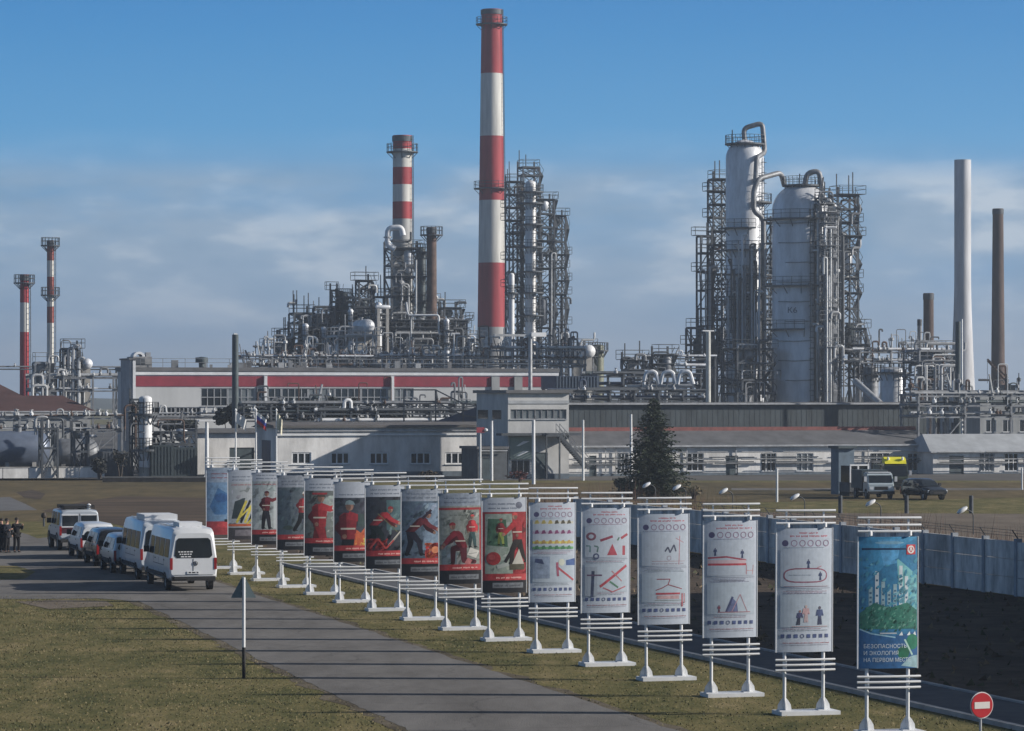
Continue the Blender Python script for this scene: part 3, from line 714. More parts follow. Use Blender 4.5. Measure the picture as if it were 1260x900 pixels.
tower('twin-post narrow frame left of the dark round column', 406, 415, 358, 470, levels=[358, 372, 388, 404, 422], pipes=3, vessels=0, dens=.8)
column('dark round column on the skyline left of the furnace', 418, 428, 359, 470, mat=TEAL, n=16, platw=.7, plats=[(365, -180, 180), (382, -180, 180), (404, -180, 180)], seams=False)
tower('dark frame group with white verticals in the left half of the unit', 384, 408, 388, 468, levels=[388, 400, 414, 428, 442], pipes=20, vessels=4, dens=.6, spires=1)
tower('spiky dark frame second from the left end of the unit', 354, 387, 386, 472, levels=[386, 398, 411, 424, 438], pipes=24, vessels=4, dens=.7, spires=5)
tower('lowest dark frame at the left end of the middle unit', 340, 358, 415, 470, levels=[415, 427, 440], pipes=14, vessels=2, dens=.6, spires=3)
drum('silver round-ended drum held high left of the furnace', 441, 453, 402, 17, 455, mat=CLAD, axis='y', L=6, base=0)
drum('long silver drum lying above the furnace deck', 462, 480, 378, 5, 460, mat=CLAD, L=2.2)
p = thing('expansion_loop', 'pale ring-shaped pipe loop low in the middle unit', 'pipe', (0, 0, 0))
part('pipe', PIPEW, p, ('tube', [P(385.5 + 5 * cos(a), 421 + 6 * sin(a), 452) for a in [2 * pi * k / 16 for k in range(17)]], .2, 7))
part('riser_pipe', PIPEW, p, ('tube', [P(386, 427, 452), (P(386, 427, 452).x, 452, 0)], .3, 8))
for k, (x0, y0, w_, n) in enumerate([(402, 424, 6, 'first'), (411, 424, 6, 'second')]):
    column('silver upright vessel low in the middle unit, %s of the twin pair' % ('left' if k == 0 else 'right'), x0, x0 + w_, y0, 450, mat=CLAD, n=14, platw=.5, plats=[], seams=False, ladder=None)
for k in range(5):
    x = 424 + k * 7
    p = thing('chevron_pipe', 'white bent pipe in a row over the hall roof, %s from left' % ['first', 'second', 'third', 'fourth', 'fifth'][k], 'pipe', (0, 0, 0), group='white bent pipes above the hall roof')
    part('pipe', WHITE, p, ('tube', bend([P(x - 3, 441, 440), P(x, 430, 440), P(x + 5, 440, 440), P(x + 5, 452, 440)], .4), .17, 7))
    part('support', STEEL, p, ('beam', P(x - 3, 441, 440), (P(x - 3, 441, 440).x, 440, 0), .2))
p = thing('transfer_pipe', 'white stepped pipe under the square dark frame', 'pipe', (0, 0, 0))
part('pipe', WHITE, p, ('tube', bend([P(500, 372, 462), P(502, 388, 462), P(540, 388, 462), P(540, 411, 462), P(566, 411, 462)], .4), .15, 8))
part('riser_pipe', PIPEW, p, ('tube', bend([P(512, 320, 462), P(512, 386, 462), P(506, 392, 462), P(506, 440, 462)], .4), .13, 8))
for (x0, x1, y, l_, m, dd) in ((414, 440, 372, 'grey frame behind the dark round column', STEEL, 478), (455, 476, 366, 'grey frame between slender lattice frame and scaffold', STEEL, 480), (366, 410, 396, 'wide grey frame low at the back of the middle unit', STEEL, 482),
        (318, 344, 428, 'short grey frame at the far left end of the middle unit', STEEL, 466), (512, 542, 372, 'grey frame between scaffold and rust brown stack', STEEL, 482), (556, 590, 418, 'low grey frame between furnace and tallest chimney', STEEL, 470), (400, 462, 414, 'broad silver-grey frame in front of the round drum', GALV, 450)):
    tower(l_, x0, x1, y, dd, pipes=28, vessels=5, dens=.6, mat=m, light=.75, spires=2, step=2.6)
for (x0, x1, y, l_) in ((372, 380, 398, 'small silver column left of the pale pipe loop'), (395, 402, 402, 'small silver column right of the pale pipe loop'), (428, 435, 380, 'silver column beside the slender lattice frame'), (462, 470, 372, 'silver column just left of the scaffold'), (546, 553, 392, 'silver column inside the square dark frame')):
    column(l_, x0, x1, y, 462, mat=CLAD, n=14, platw=.6, plats=[(y + 14, -180, 180), (y + 30, -180, 180)], seams=False, ladder=None)
rack('long low pipe rack behind the red-striped hall, left stretch', 300, 470, [451, 440], 432, depth=5, npipes=6, valves=50, seed=3, bay=4, risers=45)
rack('long low pipe rack behind the red-striped hall, middle stretch', 470, 600, [450, 439], 434, depth=5, npipes=6, valves=45, seed=4, bay=4, risers=40)
rack('long low pipe rack behind the red-striped hall, right stretch below the tallest chimney', 600, 720, [450, 441, 430], 440, depth=5, npipes=6, valves=40, seed=6, bay=4, risers=40)

# ---- dark coolers and truss pieces between hall and silver columns
t = thing('cooler_box', 'long dark blue cooler box right of the red-striped hall', 'cooler', *(lambda g: (g.loc(), SITE))(Grid(684, 366)))
g = Grid(684, 366); w = g.lx(737)
part('casing', BLUEC, t, ('box', 0, w, 0, 5, g.lz(479), g.lz(463)))
b = MB()
for k in range(14): b.box(w * k / 14 + .05, w * k / 14 + .22, -.12, -.003, g.lz(478.5), g.lz(463.5))
b.build('rib', M('blue_grey_paint', (.06, .085, .12), .5), t)
b = MB()
for x in (0.2, w * .5, w - .2):
    for y in (.3, 4.7): b.beam((x, y, 0), (x, y, g.lz(479)), .3)
b.build('leg', DARK, t)
rack('dark pipe rack below the row of white inverted pipe loops', 735, 862, [475, 462], 372, depth=5, npipes=7, valves=5, mat=DARK, seed=8, bay=3, pipe_mats=[DARK, TEAL, STEEL, BLUEC, DARK])
rack('dark rusty rack low between cooler and silver columns', 690, 870, [492, 482], 360, depth=4, npipes=8, valves=10, mat=DARK, seed=9, bay=3, pipe_mats=[DARK, BLUEC, DARK, TEAL, DARK])
for k, x in enumerate((796, 817, 838)):
    p = thing('pipe_loop', 'white inverted pipe loop over dark rack, %s of three' % ['left', 'middle', 'right'][k], 'pipe loop', (0, 0, 0), group='three white inverted pipe loops')
    part('pipe', WHITE, p, ('tube', bend([P(x - 4, 473, 371), P(x - 1, 459, 371), P(x + 7, 457, 371), P(x + 11, 459, 371), P(x + 15, 473, 371)], .35), .24, 9))
    part('leg', GALV, p, ('beam', P(x - 4, 472, 371), (P(x - 4, 472, 371).x, 371, 0), .2)); part('leg', GALV, p, ('beam', P(x + 15, 472, 371), (P(x + 15, 472, 371).x, 371, 0), .2))
p = thing('header_pipe', 'white horizontal header pipe beneath the inverted loops', 'pipe', (0, 0, 0))
part('pipe', GALV, p, ('tube', [P(772, 476, 371.5), P(853, 475, 371.5)], .22, 8)); part('support', DARK, p, ('beam', P(812, 476, 371.5), (P(812, 476, 371.5).x, 371.5, 0), .25))
tower('dark gantry with hoist left of the inverted pipe loops', 766, 792, 444, 400, levels=[444, 456, 468], pipes=6, vessels=2, dens=.8, spires=2)
tower('dark covered gantry above the inverted pipe loops', 803, 829, 437, 402, levels=[437, 449, 463], pipes=5, vessels=2, dens=.8)
rack('high dark pipe bridge leading left from the silver columns', 800, 880, [440, 452], 405, depth=2.5, npipes=3, valves=4, mat=DARK, seed=10, bay=9)

# ---- racks, silo and crane on the right
rack('grey pipe rack with railing right of the broad silver column', 1058, 1172, [432, 445], 425, depth=6, npipes=5, valves=16, mat=STEEL, seed=12, bay=5, risers=25)
column('pale silo with a sunlit edge below the right pipe rack', 1083, 1114, 452, 415, mat=CLAD, dome=.25, n=28, ladder=-60, platw=.8, plats=[(458, -180, 180)], name='storage_silo', cat='silo')
column('dull grey vessel beside the pale silo', 1062, 1081, 450, 420, mat=STEEL, dome=.4, n=20, ladder=None, platw=.7, plats=[(460, -180, 180)])
tower('grey process frame in front of the pale concrete chimney', 1117, 1176, 432, 405, levels=[432, 446, 462, 480], pipes=45, vessels=7, dens=.5, mat=STEEL, light=.5)
rack('low pipe rack along the right edge of the plant', 1130, 1300, [512, 498, 486], 335, depth=4, npipes=4, valves=20, mat=STEEL, seed=14, bay=5, risers=25, pipe_mats=[STEEL, DARK, STEEL, GALV, TEAL])
p = thing('conveyor', 'pale sloping conveyor pipe at the foot of the silver columns', 'conveyor', (0, 0, 0))
part('pipe', GALV, p, ('tube', [P(1052, 469, 400), P(1083, 497, 396)], .42, 10)); part('leg', STEEL, p, ('beam', P(1054, 470, 400), (P(1054, 470, 400).x, 400, 0), .25))
p = thing('crane', 'small slewing crane with lattice jib at the far right', 'crane', (0, 0, 0))
b = MB(); u, v = P(1215, 444, 430), P(1240, 472, 430)
for q in (-.35, .35):
    for z in (0, .7): b.beam(u + Vector((0, q, z * .3)), v + Vector((0, q, z)), .13)
for k in range(10):
    a_, c_ = u.lerp(v, k / 10), u.lerp(v, (k + 1) / 10); b.beam(a_ + Vector((0, -.35, 0)), c_ + Vector((0, .35, .4)), .08)
b.build('jib', RUST, p)
part('mast', DARK, p, ('beam', v, (v.x, v.y, 0), .6)); part('cab', DARK, p, ('box', v.x - .9, v.x + .9, v.y - .9, v.y + .9, v.z - 2.2, v.z - .2))
part('rope', DARK, p, ('beam', u, (u.x, u.y, u.z - 3), .05))
t = thing('workshop', 'dark flat-roofed shed under the crane at the far right', 'shed', Grid(1206, 400).loc(), SITE); g = Grid(1206, 400); w = g.lx(1330)
shell(t, w, 10, g.lz(484), [(w * k / 6 + .8, w * k / 6 + 2.2, 3.5, 5) for k in range(6)], WALLG)
for k in range(6): window(t, w * k / 6 + .8, w * k / 6 + 2.2, 3.5, 5, 2)
part('roof', ROOFG, t, ('box', -.4, w + .4, -.4, 10.4, g.lz(484) + .01, g.lz(484) + .35))

# ---- long dark shed behind the white office row on the right
g = Grid(699, 337); w = g.lx(1140); zt = g.lz(498)
t = thing('long_shed', 'long dark green-grey shed running behind the low offices', 'shed', g.loc(), SITE)
SHEDM = M('green_grey_sheet', (.055, .070, .078), .75, .1, .45, .7, .3)
wl = shell(t, w, 9, zt, [], SHEDM)
b = MB(); k = 0
while k * .6 < w - .1: b.box(k * .6, k * .6 + .10, -.018, -.003, 2, zt - .3); k += 1
b.build('cladding_rib', SHEDM, wl)
part('roof', ROOFG, t, ('box', -.3, w + .3, -.3, 9.3, zt + .01, zt + .22))
part('gutter', GALV, t, ('box', -.3, w + .3, -.5, -.31, zt - .02, zt + .14))

# ---- the red-striped hall
g = Grid(163, 372); w = g.lx(686); ze = g.lz(457); D_ = 8
t = thing('production_hall', 'long white production hall with one red stripe under the eaves', 'industrial hall', g.loc(), SITE)
X = g.lx
def Zh(py): return g.lz(py, w / 2)
h1 = (X(247), X(509), Zh(500), Zh(478)); h2 = (X(185), X(247), Zh(512), Zh(501)); h3 = (X(509.5), X(560), Zh(512), Zh(503))
shell(t, w, D_, ze, [h1, h2, h3], M('hall_panel', (.50, .51, .51), .7, 0, .15, .3, .3, .1, 5))
part('red_stripe', REDP, t, ('box', .05, w - .05, -.07, -.003, Zh(476), Zh(463.5)))
part('white_fascia', WHITE, t, ('box', -.1, w + .1, -.16, -.003, Zh(462), Zh(458.2)))
b = MB(); b.box(-.2, w + .2, -.25, D_ + .3, ze + .01, ze + .45); b.build('roof', ROOFG, t)
for i in range(8):
    a_ = h1[0] + (h1[1] - h1[0]) * i / 8; window(t, a_ + .02, h1[0] + (h1[1] - h1[0]) * (i + 1) / 8 - .02, h1[2], h1[3], 4, 2, GALV, glass=CURT if i % 3 == 1 else GLASS, fw=.09)
for i in range(4):
    a_ = h2[0] + (h2[1] - h2[0]) * i / 4; window(t, a_ + .02, h2[0] + (h2[1] - h2[0]) * (i + 1) / 4 - .02, h2[2], h2[3], 3, 1, GALV, fw=.09)
window(t, *h3, 8, 1, GALV, fw=.09)
for px in (326, 482): part('downpipe', WHITE, t, ('beam', (X(px), -.25, 2), (X(px), -.25, Zh(463)), .35))
for px in (609, 637): part('pilaster', WALLG, t, ('box', X(px) - .5, X(px) + .5, -.3, -.01, 0, Zh(463.4)))
b = MB(); b.railing([(1, .3, ze + .46), (w - 1, .3, ze + .46)], 1.0, .05, step=2.5); b.build('roof_railing', STEEL, t)
for k in range(26):
    x = rnd.uniform(4, w - 4); q = rnd.uniform(.15, .4); part('roof_vent', rnd.choice([GALV, STEEL, ROOFG]), t, ('box', x - q, x + q, 2, 2 + q, ze + .46, ze + .46 + rnd.uniform(.3, .9)))
vt = part('mushroom_vent', TEAL, t, ('lathe', X(252), 1.5, [(.35, ze + .4), (.35, ze + 1.0), (.75, ze + 1.05), (.75, ze + 1.6), (.1, ze + 1.7)], 12))
g2 = Grid(160, 369.5); w2 = g2.lx(166.5)
t = thing('stair_block', 'narrow blue-grey stair block at the left end of the hall', 'stair block', g2.loc(), SITE)
shell(t, w2, 5.0, g2.lz(443), [], M('blue_grey_render', (.24, .27, .31), .85, 0, .25, .6)); part('roof', ROOFG, t, ('box', -.15, w2 + .15, -.15, 5.1, g2.lz(443) + .01, g2.lz(443) + .2))
part('edge_trim', WHITE, t, ('box', w2 - .3, w2 + .02, -.12, -.003, 0, g2.lz(444)))
g2 = Grid(164, 373); w2 = g2.lx(187); zb_, zt_ = ze + .46, g2.lz(439)
t = thing('rooftop_cabin', 'small rooftop cabin with white arched cap on the left end of the hall', 'rooftop cabin', (g2.X, g2.d, 0), SITE)
cb = part('body', M('cabin_grey', (.25, .25, .25)), t, ('box', 0, w2, 0, 3.4, zb_, zt_))
part('louvre', DARK, cb, ('box', .3, w2 * .62, -.06, -.003, zb_ + .3, zt_ - .15))
b = MB(); b.arc(0, 0, .34, .62, -.1, 1.6, 0, pi, 12); b.v = [(w2 * .33 + q[0] * 1.1, q[2] + .2, zt_ + q[1] * .9) for q in b.v]; b.build('arched_cap', WHITE, t)
part('chute', GALV, t, ('box', w2 * .72, w2 * .95, .2, 1.2, zt_ + .004, zt_ + .5))

# ---- white office blocks in front
g = Grid(340, 317); w = g.lx(603); ze = g.lz(527); X = g.lx
t = thing('office_block', 'long single-storey white brick office with grey roof, centre left', 'office building', g.loc(), SITE)
H0 = [(X(a), X(b_), g.lz(571.5, X(a)), g.lz(557, X(a))) for a, b_ in ((359, 383), (407, 430), (455, 478), (505, 530), (548, 572))]
shell(t, w, 8, ze, H0, WALLW, .5)
for h in H0: window(t, *h, 3, 1, WHITE, fw=.12)
part('cornice', WHITE, t, ('box', -.1, w + .1, -.2, -.003, ze - .75, ze - .58))
b = MB(); b.add([(-.4, -.5, ze + .02), (w + .3, -.5, ze + .02), (w + .3, 4, ze + .55), (-.4, 4, ze + .55), (w + .3, 8.5, ze + .02), (-.4, 8.5, ze + .02), (-.4, -.5, ze + .25), (w + .3, -.5, ze + .25)],
                 [(6, 7, 2, 3), (3, 2, 4, 5), (0, 1, 7, 6), (0, 6, 3, 5), (1, 4, 2, 7), (0, 5, 4, 1)])
b.build('roof', M('brown_grey_roof', (.12, .11, .105), .85, 0, .35, .8), t)
part('wall_pipe', GALV, t, ('tube', [(0, -.35, ze - .3), (w, -.35, ze - .3)], .07, 6))
part('side_door', BLUEC, t, ('box', -.06, -.003, 2.2, 5.4, .1, 3.6))
g = Grid(243, 330); w = g.lx(330); ze = g.lz(533)
t = thing('garage_block', 'small pale garage set back left of the white office', 'garage', g.loc(), SITE)
shell(t, w, 8, ze, [(w * .45, w * .45 + 2.6, 0, 2.7)], WALLW, 0); part('roof', ROOFG, t, ('box', -.3, w + .3, -.5, 8.3, ze + .01, ze + .4))
part('gate', TEAL, t, ('box', w * .45 + .02, w * .45 + 2.58, .1, .15, .01, 2.69))

g = Grid(625, 311); w = g.lx(700); zt = g.lz(484); X = g.lx
t = thing('control_tower', 'two-storey pale block with outside stair in the centre', 'control building', g.loc(), SITE)
def Zc(py): return g.lz(py, w / 2)
hs = [(.25, w - .25, Zc(516), Zc(504)), (X(657), X(674), 0, Zc(557)), (X(629), X(652), Zc(582), Zc(566))]
shell(t, w, 9.5, zt, hs, M('pale_render', (.50, .50, .49), .85, 0, .2, .6, .6, .2), .5)
window(t, *hs[0], 9, 1, STEEL, fw=.08, glass=CURT); part('door', TEAL, t, ('box', hs[1][0] + .01, hs[1][1] - .01, .1, .15, .02, hs[1][3] - .01)); window(t, *hs[2], 3, 1, GALV)
part('roof', ROOFG, t, ('box', -.3, w + .3, -.4, 9.8, zt + .01, zt + .3))
part('canopy', DARK, t, ('box', -1.2, X(708), -1.6, -.01, Zc(536), Zc(533)))
part('upper_band', ROOFL, t, ('box', 0, w, -.08, -.003, Zc(497), Zc(493)))
sb = part('notice_board', M('green_grey_board', (.20, .26, .24), .6, 0, .2), t, ('box', X(627), X(654), -.2, -.01, Zc(565), Zc(538)))
b = MB(); zz0 = Zc(538)
for k, (a_, c_) in enumerate(((543, 549), (555, 561))): b.add([(X(634), -.212, Zc(c_)), (X(638), -.212, Zc(c_)), (X(651), -.212, Zc(a_)), (X(643), -.212, Zc(a_))], [(0, 1, 2, 3)])
b.build('board_stroke', WHITE, sb)
part('side_window', GLASS, t, ('box', -.06, -.003, 2, 4.5, Zc(516), Zc(505))); part('side_window', GLASS, t, ('box', -.06, -.003, 6, 9, Zc(516), Zc(505)))
t = thing('outside_stair', 'dark steel stair slanting down the right side of the pale block', 'staircase', g.loc(), SITE)
b = MB(); u, v = (X(679), -2.2, Zc(535)), (X(715), -2.2, Zc(577))
for q in (0, 1.0): b.beam((u[0], u[1] + q, u[2]), (v[0], v[1] + q, v[2]), .1, .3)
for k in range(18):
    f = (k + .5) / 18; b.box(u[0] + (v[0] - u[0]) * f - .14, u[0] + (v[0] - u[0]) * f + .14, -2.15, -1.25, u[2] + (v[2] - u[2]) * f, u[2] + (v[2] - u[2]) * f + .05)
b.build('flight', DARK, t)
b = MB()
for q in (0, 1.0):
    for h in (.55, 1.05): b.beam((u[0], u[1] + q, u[2] + h), (v[0], v[1] + q, v[2] + h), .06)
    for k in range(7): f = k / 6; x, z = u[0] + (v[0] - u[0]) * f, u[2] + (v[2] - u[2]) * f; b.beam((x, u[1] + q, z), (x, u[1] + q, z + 1.05), .05)
b.build('handrail', STEEL, t)
part('landing', DARK, t, ('box', X(662), X(680), -2.3, -1.65, Zc(536) - .1, Zc(535)))
part('post', DARK, t, ('beam', (u[0], -2.2, 0), (u[0], -2.2, u[2]), .14)); part('post', DARK, t, ('beam', (X(663), -2.2, 0), (X(663), -2.2, u[2]), .14))
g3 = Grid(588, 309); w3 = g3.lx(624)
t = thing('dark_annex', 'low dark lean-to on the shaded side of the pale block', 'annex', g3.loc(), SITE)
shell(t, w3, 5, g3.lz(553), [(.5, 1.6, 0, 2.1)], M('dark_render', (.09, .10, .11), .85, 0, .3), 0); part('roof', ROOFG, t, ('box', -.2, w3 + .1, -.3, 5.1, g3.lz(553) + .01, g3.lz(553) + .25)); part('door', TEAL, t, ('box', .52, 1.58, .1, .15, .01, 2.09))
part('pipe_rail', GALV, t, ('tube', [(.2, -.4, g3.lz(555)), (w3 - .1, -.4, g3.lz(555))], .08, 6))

def low_office(label, px0, px1, d0, ye, yr, wins, doors, roofm, depth=9, red=True, hip=0):
    g = Grid(px0, d0); w = g.lx(px1); X = g.lx; zm = lambda py, x: g.lz(py, x)
    ze = g.lz(ye, w / 2); zr = ze + (g.lz(yr, w / 2, depth / 2) - ze)
    t = thing('office_block', label, 'office building', g.loc(), SITE)
    hs = [(X(a), X(c), zm(580, X(a)), zm(558, X(a))) for a, c in wins] + [(X(a), X(c), 0, zm(561, X(a))) for a, c in doors]
    shell(t, w, depth, ze, hs, WALLW, zm(581.5, w / 2))
    for i, h in enumerate(hs[:len(wins)]): window(t, *h, 3, 2, WHITE, bars=i % 2 == 0, fw=.07, glass=GLASS if i % 3 else CURT)
    for h in hs[len(wins):]:
        dd = part('door', TEAL, t, ('box', h[0] + .01, h[1] - .01, .1, .15, .02, h[3] - .01)); part('handle', GALV, dd, ('box', h[1] - .25, h[1] - .15, .04, .098, 1.0, 1.2))
    b = MB(); hx = hip
    b.add([(-.5, -.42, ze), (w + .4, -.42, ze), (w + .4, depth / 2, zr), (-.5 + hx, depth / 2, zr), (w + .4, depth + .6, ze), (-.5, depth + .6, ze)],
          [(0, 1, 2, 3), (3, 2, 4, 5), (0, 3, 5), (1, 4, 2), (0, 5, 4, 1)])
    b.build('roof', roofm, t)
    part('gutter', GALV, t, ('box', -.5, w + .4, -.56, -.43, ze - .05, ze + .12))
    if red: part('ridge_cap', M('faded_red_sheet', (.22, .07, .06), .7, 0, .3), t, ('box', -.4, w + .3, depth / 2 - .25, depth / 2 + .25, zr - .1, zr + .28))
    # pipes and conduits clipped to the front
    for q, (z, r, m) in enumerate(((zm(570, w / 2), .08, STEEL), (zm(565, w / 2), .06, GALV), (zm(556, w / 2), .05, GALV), (zm(562.5, w / 2), .05, DARK), (zm(568, w / 2), .05, DARK))):
        x = 0.3
        segs = []
        while x < w - 2:
            L_ = rnd.uniform(3, 9); e = min(w - .3, x + L_)
            part('wall_pipe', m, t, ('tube', [(x, -.3 - q * .15, z), (e, -.3 - q * .15, z)], r, 6)); x = e + rnd.uniform(.5, 3)
    for k in range(int(w / 5)):
        x = rnd.uniform(.5, w - .5); part('downpipe', GALV, t, ('beam', (x, -.2, .2), (x, -.2, ze - .1), .1))
    return t, g, w
low_office('long low white office row with barred windows and a red ridge, right', 699, 1146, 321, 549, 529,
           [(761, 773), (845, 866), (937, 955), (980, 1001), (1072, 1094), (1117, 1137)], [(725, 734), (893, 908), (812, 822)], ROOFG)
low_office('low white office with bright grey hipped roof at the right edge', 1148, 1330, 330, 556, 534,
           [(1206, 1223), (1236, 1253), (1275, 1292)], [(1168, 1186)], ROOFL, red=False, hip=1.0, depth=7)

# ---- clutter between hall and offices
def shrub(label, px0, px1, py, pyb, d, col=(.03, .04, .022), n=700, name='shrub', cat='shrub', size=.28, group=None, cone=0):
    s = F / d; w = (px1 - px0) / s; z0 = max(0.0, zz(pyb, d)); H = zz(py, d) - z0
    rg = random.Random(int(px0 * 7 + px1)); t = thing(name, label, cat, (((px0 + px1) / 2 - 630) / s, d, 0), 0, group)
    m1 = M('foliage_%d_%d' % (int(px0), int(py)), col, .8, 0, .6, 1.2)
    blobs = [(rg.uniform(-.32, .32) * w, rg.uniform(-.3, .3) * w * .7, z0 + H * rg.uniform(.3, .72), w * rg.uniform(.14, .28), H * rg.uniform(.15, .28)) for _ in range(9)]
    b = MB()
    for k in range(n):
        cx, cy, cz, rx, rz = rg.choice(blobs); v = Vector((rg.gauss(0, 1), rg.gauss(0, 1), rg.gauss(0, 1))).normalized() * rg.uniform(.55, 1.05)
        p = Vector((cx + v.x * rx, cy + v.y * rx, max(.1, cz + v.z * rz))); q = size * rg.uniform(.5, 1.3)
        a = Vector((rg.uniform(-1, 1), rg.uniform(-1, 1), rg.uniform(-.6, .6))).normalized() * q; c = Vector((rg.uniform(-1, 1), rg.uniform(-1, 1), rg.uniform(-1, 1))).normalized() * q * .6
        b.add([p - a, p - c, p + a, p + c], [(0, 1, 2, 3)])
    b.build('crown', m1, t)
    b = MB()
    for k in range(6): cx, cy, cz, rx, rz = blobs[k]; b.tube([(cx * .15, cy * .15, 0), (cx * .5, cy * .5, cz * .5), (cx, cy, cz)], [.1, .07, .03], 5)
    b.build('trunk' if name == 'tree' else 'stem', M('bark', (.06, .048, .038), .9), t)
    return t
for k, (a_, c_, y_, l_) in enumerate([(318, 352, 490, 'dark shrub behind the flags'), (350, 396, 488, 'broad dark shrub below the hall windows'), (398, 450, 487, 'wide dark shrub left of the hall downpipe'),
        (444, 500, 490, 'low dark shrub right of the hall downpipe'), (190, 250, 516, 'dark bushes behind the teal containers'), (262, 306, 494, 'dark shrub at the foot of the teal mast')]):
    shrub(l_, a_, c_, y_, 530, 345 + k, (.022, .028, .024), 2200, size=.33)
rack('dark tangled pipe rack along the foot of the hall', 300, 592, [517, 508, 499], 341.5, depth=2, npipes=5, valves=30, mat=DARK, seed=41, bay=3, pipe_mats=[DARK, DARK, TEAL, STEEL, BLUEC], risers=30)
rack('pipe bridge with white pipe above the white office roof', 395, 596, [520.5, 508], 338, depth=2, npipes=3, valves=6, mat=DARK, seed=21, bay=7, pipe_mats=[WHITE, STEEL, DARK])
rack('pale pipe bridge in front of the left half of the hall', 176, 292, [517, 511], 350, depth=2, npipes=3, valves=4, mat=STEEL, seed=22, bay=8, pipe_mats=[GALV, PIPEW])
p = thing('roof_bridge', 'dark sloping conveyor roof between office and pale block', 'conveyor', (0, 0, 0))
b = MB()
for y in (330, 333):
    pts = [P(497, 480, y), P(536, 480, y), P(570, 497, y), P(592, 500, y)]
    for q in (0, 4):
        for u, v in zip(pts, pts[1:]): b.beam(u - Vector((0, 0, q * .3)), v - Vector((0, 0, q * .3)), .13)
    for u in pts:
        b.beam(u, (u.x, u.y, 4), .16)
        if y == 330: b.beam(u, u + Vector((u.x / 330 * 3, 3, 0)), .13)
b.build('frame', DARK, p)
b = MB(); b.add([P(520, 524, 330), P(590, 500, 330), P(590, 500, 334), P(520, 524, 334), P(520, 526, 330), P(590, 524, 330), P(590, 524, 334), P(520, 526, 334)], [(0, 1, 2, 3), (4, 5, 1, 0), (7, 3, 2, 6), (5, 6, 2, 1), (0, 3, 7, 4), (4, 7, 6, 5)])
b.build('roof', BLUEC, p)

# ---- left edge
def hip_house(label, px0, px1, d0, ye, yr, depth, hip, mat, wallm, holes=0):
    g = Grid(px0, d0); w = g.lx(px1); ze = g.lz(ye, w / 2); zr = g.lz(yr, w / 2, depth / 2)
    t = thing('roofed_building', label, 'building', g.loc(), SITE)
    hs = [(w * (k + .3) / holes, w * (k + .7) / holes, ze * .4, ze * .8) for k in range(holes)]
    shell(t, w - .6, depth, ze, [h for h in hs if h[1] < w - .8], wallm)
    for h in hs:
        if h[1] < w - .8: window(t, *h, 2, 1)
    b = MB(); b.add([(-.5, -.7, ze), (w, -.7, ze), (w - hip, depth / 2, zr), (-.5 + hip * .5, depth / 2, zr), (w, depth + .7, ze), (-.5, depth + .7, ze)],
                    [(0, 1, 2, 3), (3, 2, 4, 5), (0, 3, 5), (1, 4, 2), (0, 5, 4, 1)])
    b.build('roof', mat, t); part('gutter', GALV, t, ('box', -.5, w, -.85, -.71, ze - .06, ze + .1))
hip_house('brown hip-roofed building low at the left edge', -70, 118, 342, 507, 487, 10, 2.6, ROOFB, WALLG, 5)
hip_house('taller brown-roofed building cut by the left edge', -150, 52, 352, 500, 470, 14, 4.0, ROOFB, WALLG, 4)
rack('pipe rack with many white valves along the left edge', -40, 150, [530, 514], 330, depth=3, npipes=4, valves=44, seed=31, bay=5, pipe_mats=[STEEL, GALV, PIPEW, RUST])
rack('taller rear rack with bent pipes under the left chimneys', 42, 150, [480, 464, 463], 400, depth=5, npipes=4, valves=16, seed=32, bay=4, pipe_mats=[PIPEW, STEEL, GALV, CLAD])
tower('dark pump frame with crooked pipes between the left chimneys', 72, 94, 430, 405, levels=[430, 447, 462, 480], pipes=12, vessels=2, dens=.4, light=.6)
tower('grey frame at the foot of the stout left chimney', 38, 60, 447, 400, levels=[447, 462, 480], pipes=9, vessels=2, dens=.4, mat=STEEL, light=.6)
drum('round grey drum end above the left pipe rack', 97, 110, 448, 13, 408, mat=CLAD, axis='y', L=5)
rack('thin dark pipe bridge high across the left skyline', -40, 146, [453], 420, depth=1.5, npipes=2, valves=2, mat=DARK, seed=33, bay=14, pipe_mats=[DARK, STEEL])
for k, (px_, y_) in enumerate(((84, 428), (90, 425), (97, 440))):
    p = thing('vent_pipe', ['left crooked vent pipe beside the slim chimney', 'middle crooked vent pipe beside the slim chimney', 'right pale vent pipe beside the round drum'][k], 'vent pipe', (0, 0, 0))
    part('pipe', [STEEL, GALV, PIPEW][k], p, ('tube', bend([(P(px_, 470, 402).x, 402, 0), P(px_, y_ + 3, 402), P(px_ + 3, y_, 402), P(px_ + 7, y_ + 2, 402)], .5), .2, 7))
    part('flange', DARK, p, ('arc', P(px_, 470, 402).x, 402, .19, .36, zz(455, 402), zz(454, 402), 0, 2 * pi, 10))
drum('big blue-grey horizontal tank at the left edge', -50, 62, 553, 44, 322, mat=M('blue_grey_tank', (.13, .16, .22), .35, .2, .3, .5), name='storage_tank', cat='storage tank', legs=3)
drum('dull grey horizontal tank right of the big blue-grey one', 64, 122, 558, 36, 326, mat=STEEL, name='storage_tank', cat='storage tank')
tower('dark trestle beside the horizontal tanks', 86, 108, 532, 318, levels=[532, 556], pipes=2, vessels=0, dens=.9, decks=False, pw=.2)
tower('dark trestle straddling the blue-grey tank', 46, 70, 528, 315, levels=[528, 552], pipes=2, vessels=0, dens=.9, decks=False, pw=.2)
t = thing('boundary_wall', 'low white concrete wall under the tanks at the left edge', 'wall', Grid(-60, 312.5).loc(), SITE); g = Grid(-60, 312.5); w = g.lx(127)
b = MB(); k = 0
while k * 2.5 < w: b.box(k * 2.5, k * 2.5 + 2.44, 0, .2, 0, 1.0); k += 1
b.build('panel', WALLW, t); part('coping', CONC, t, ('box', 0, w, -.05, .25, 1.004, 1.1))
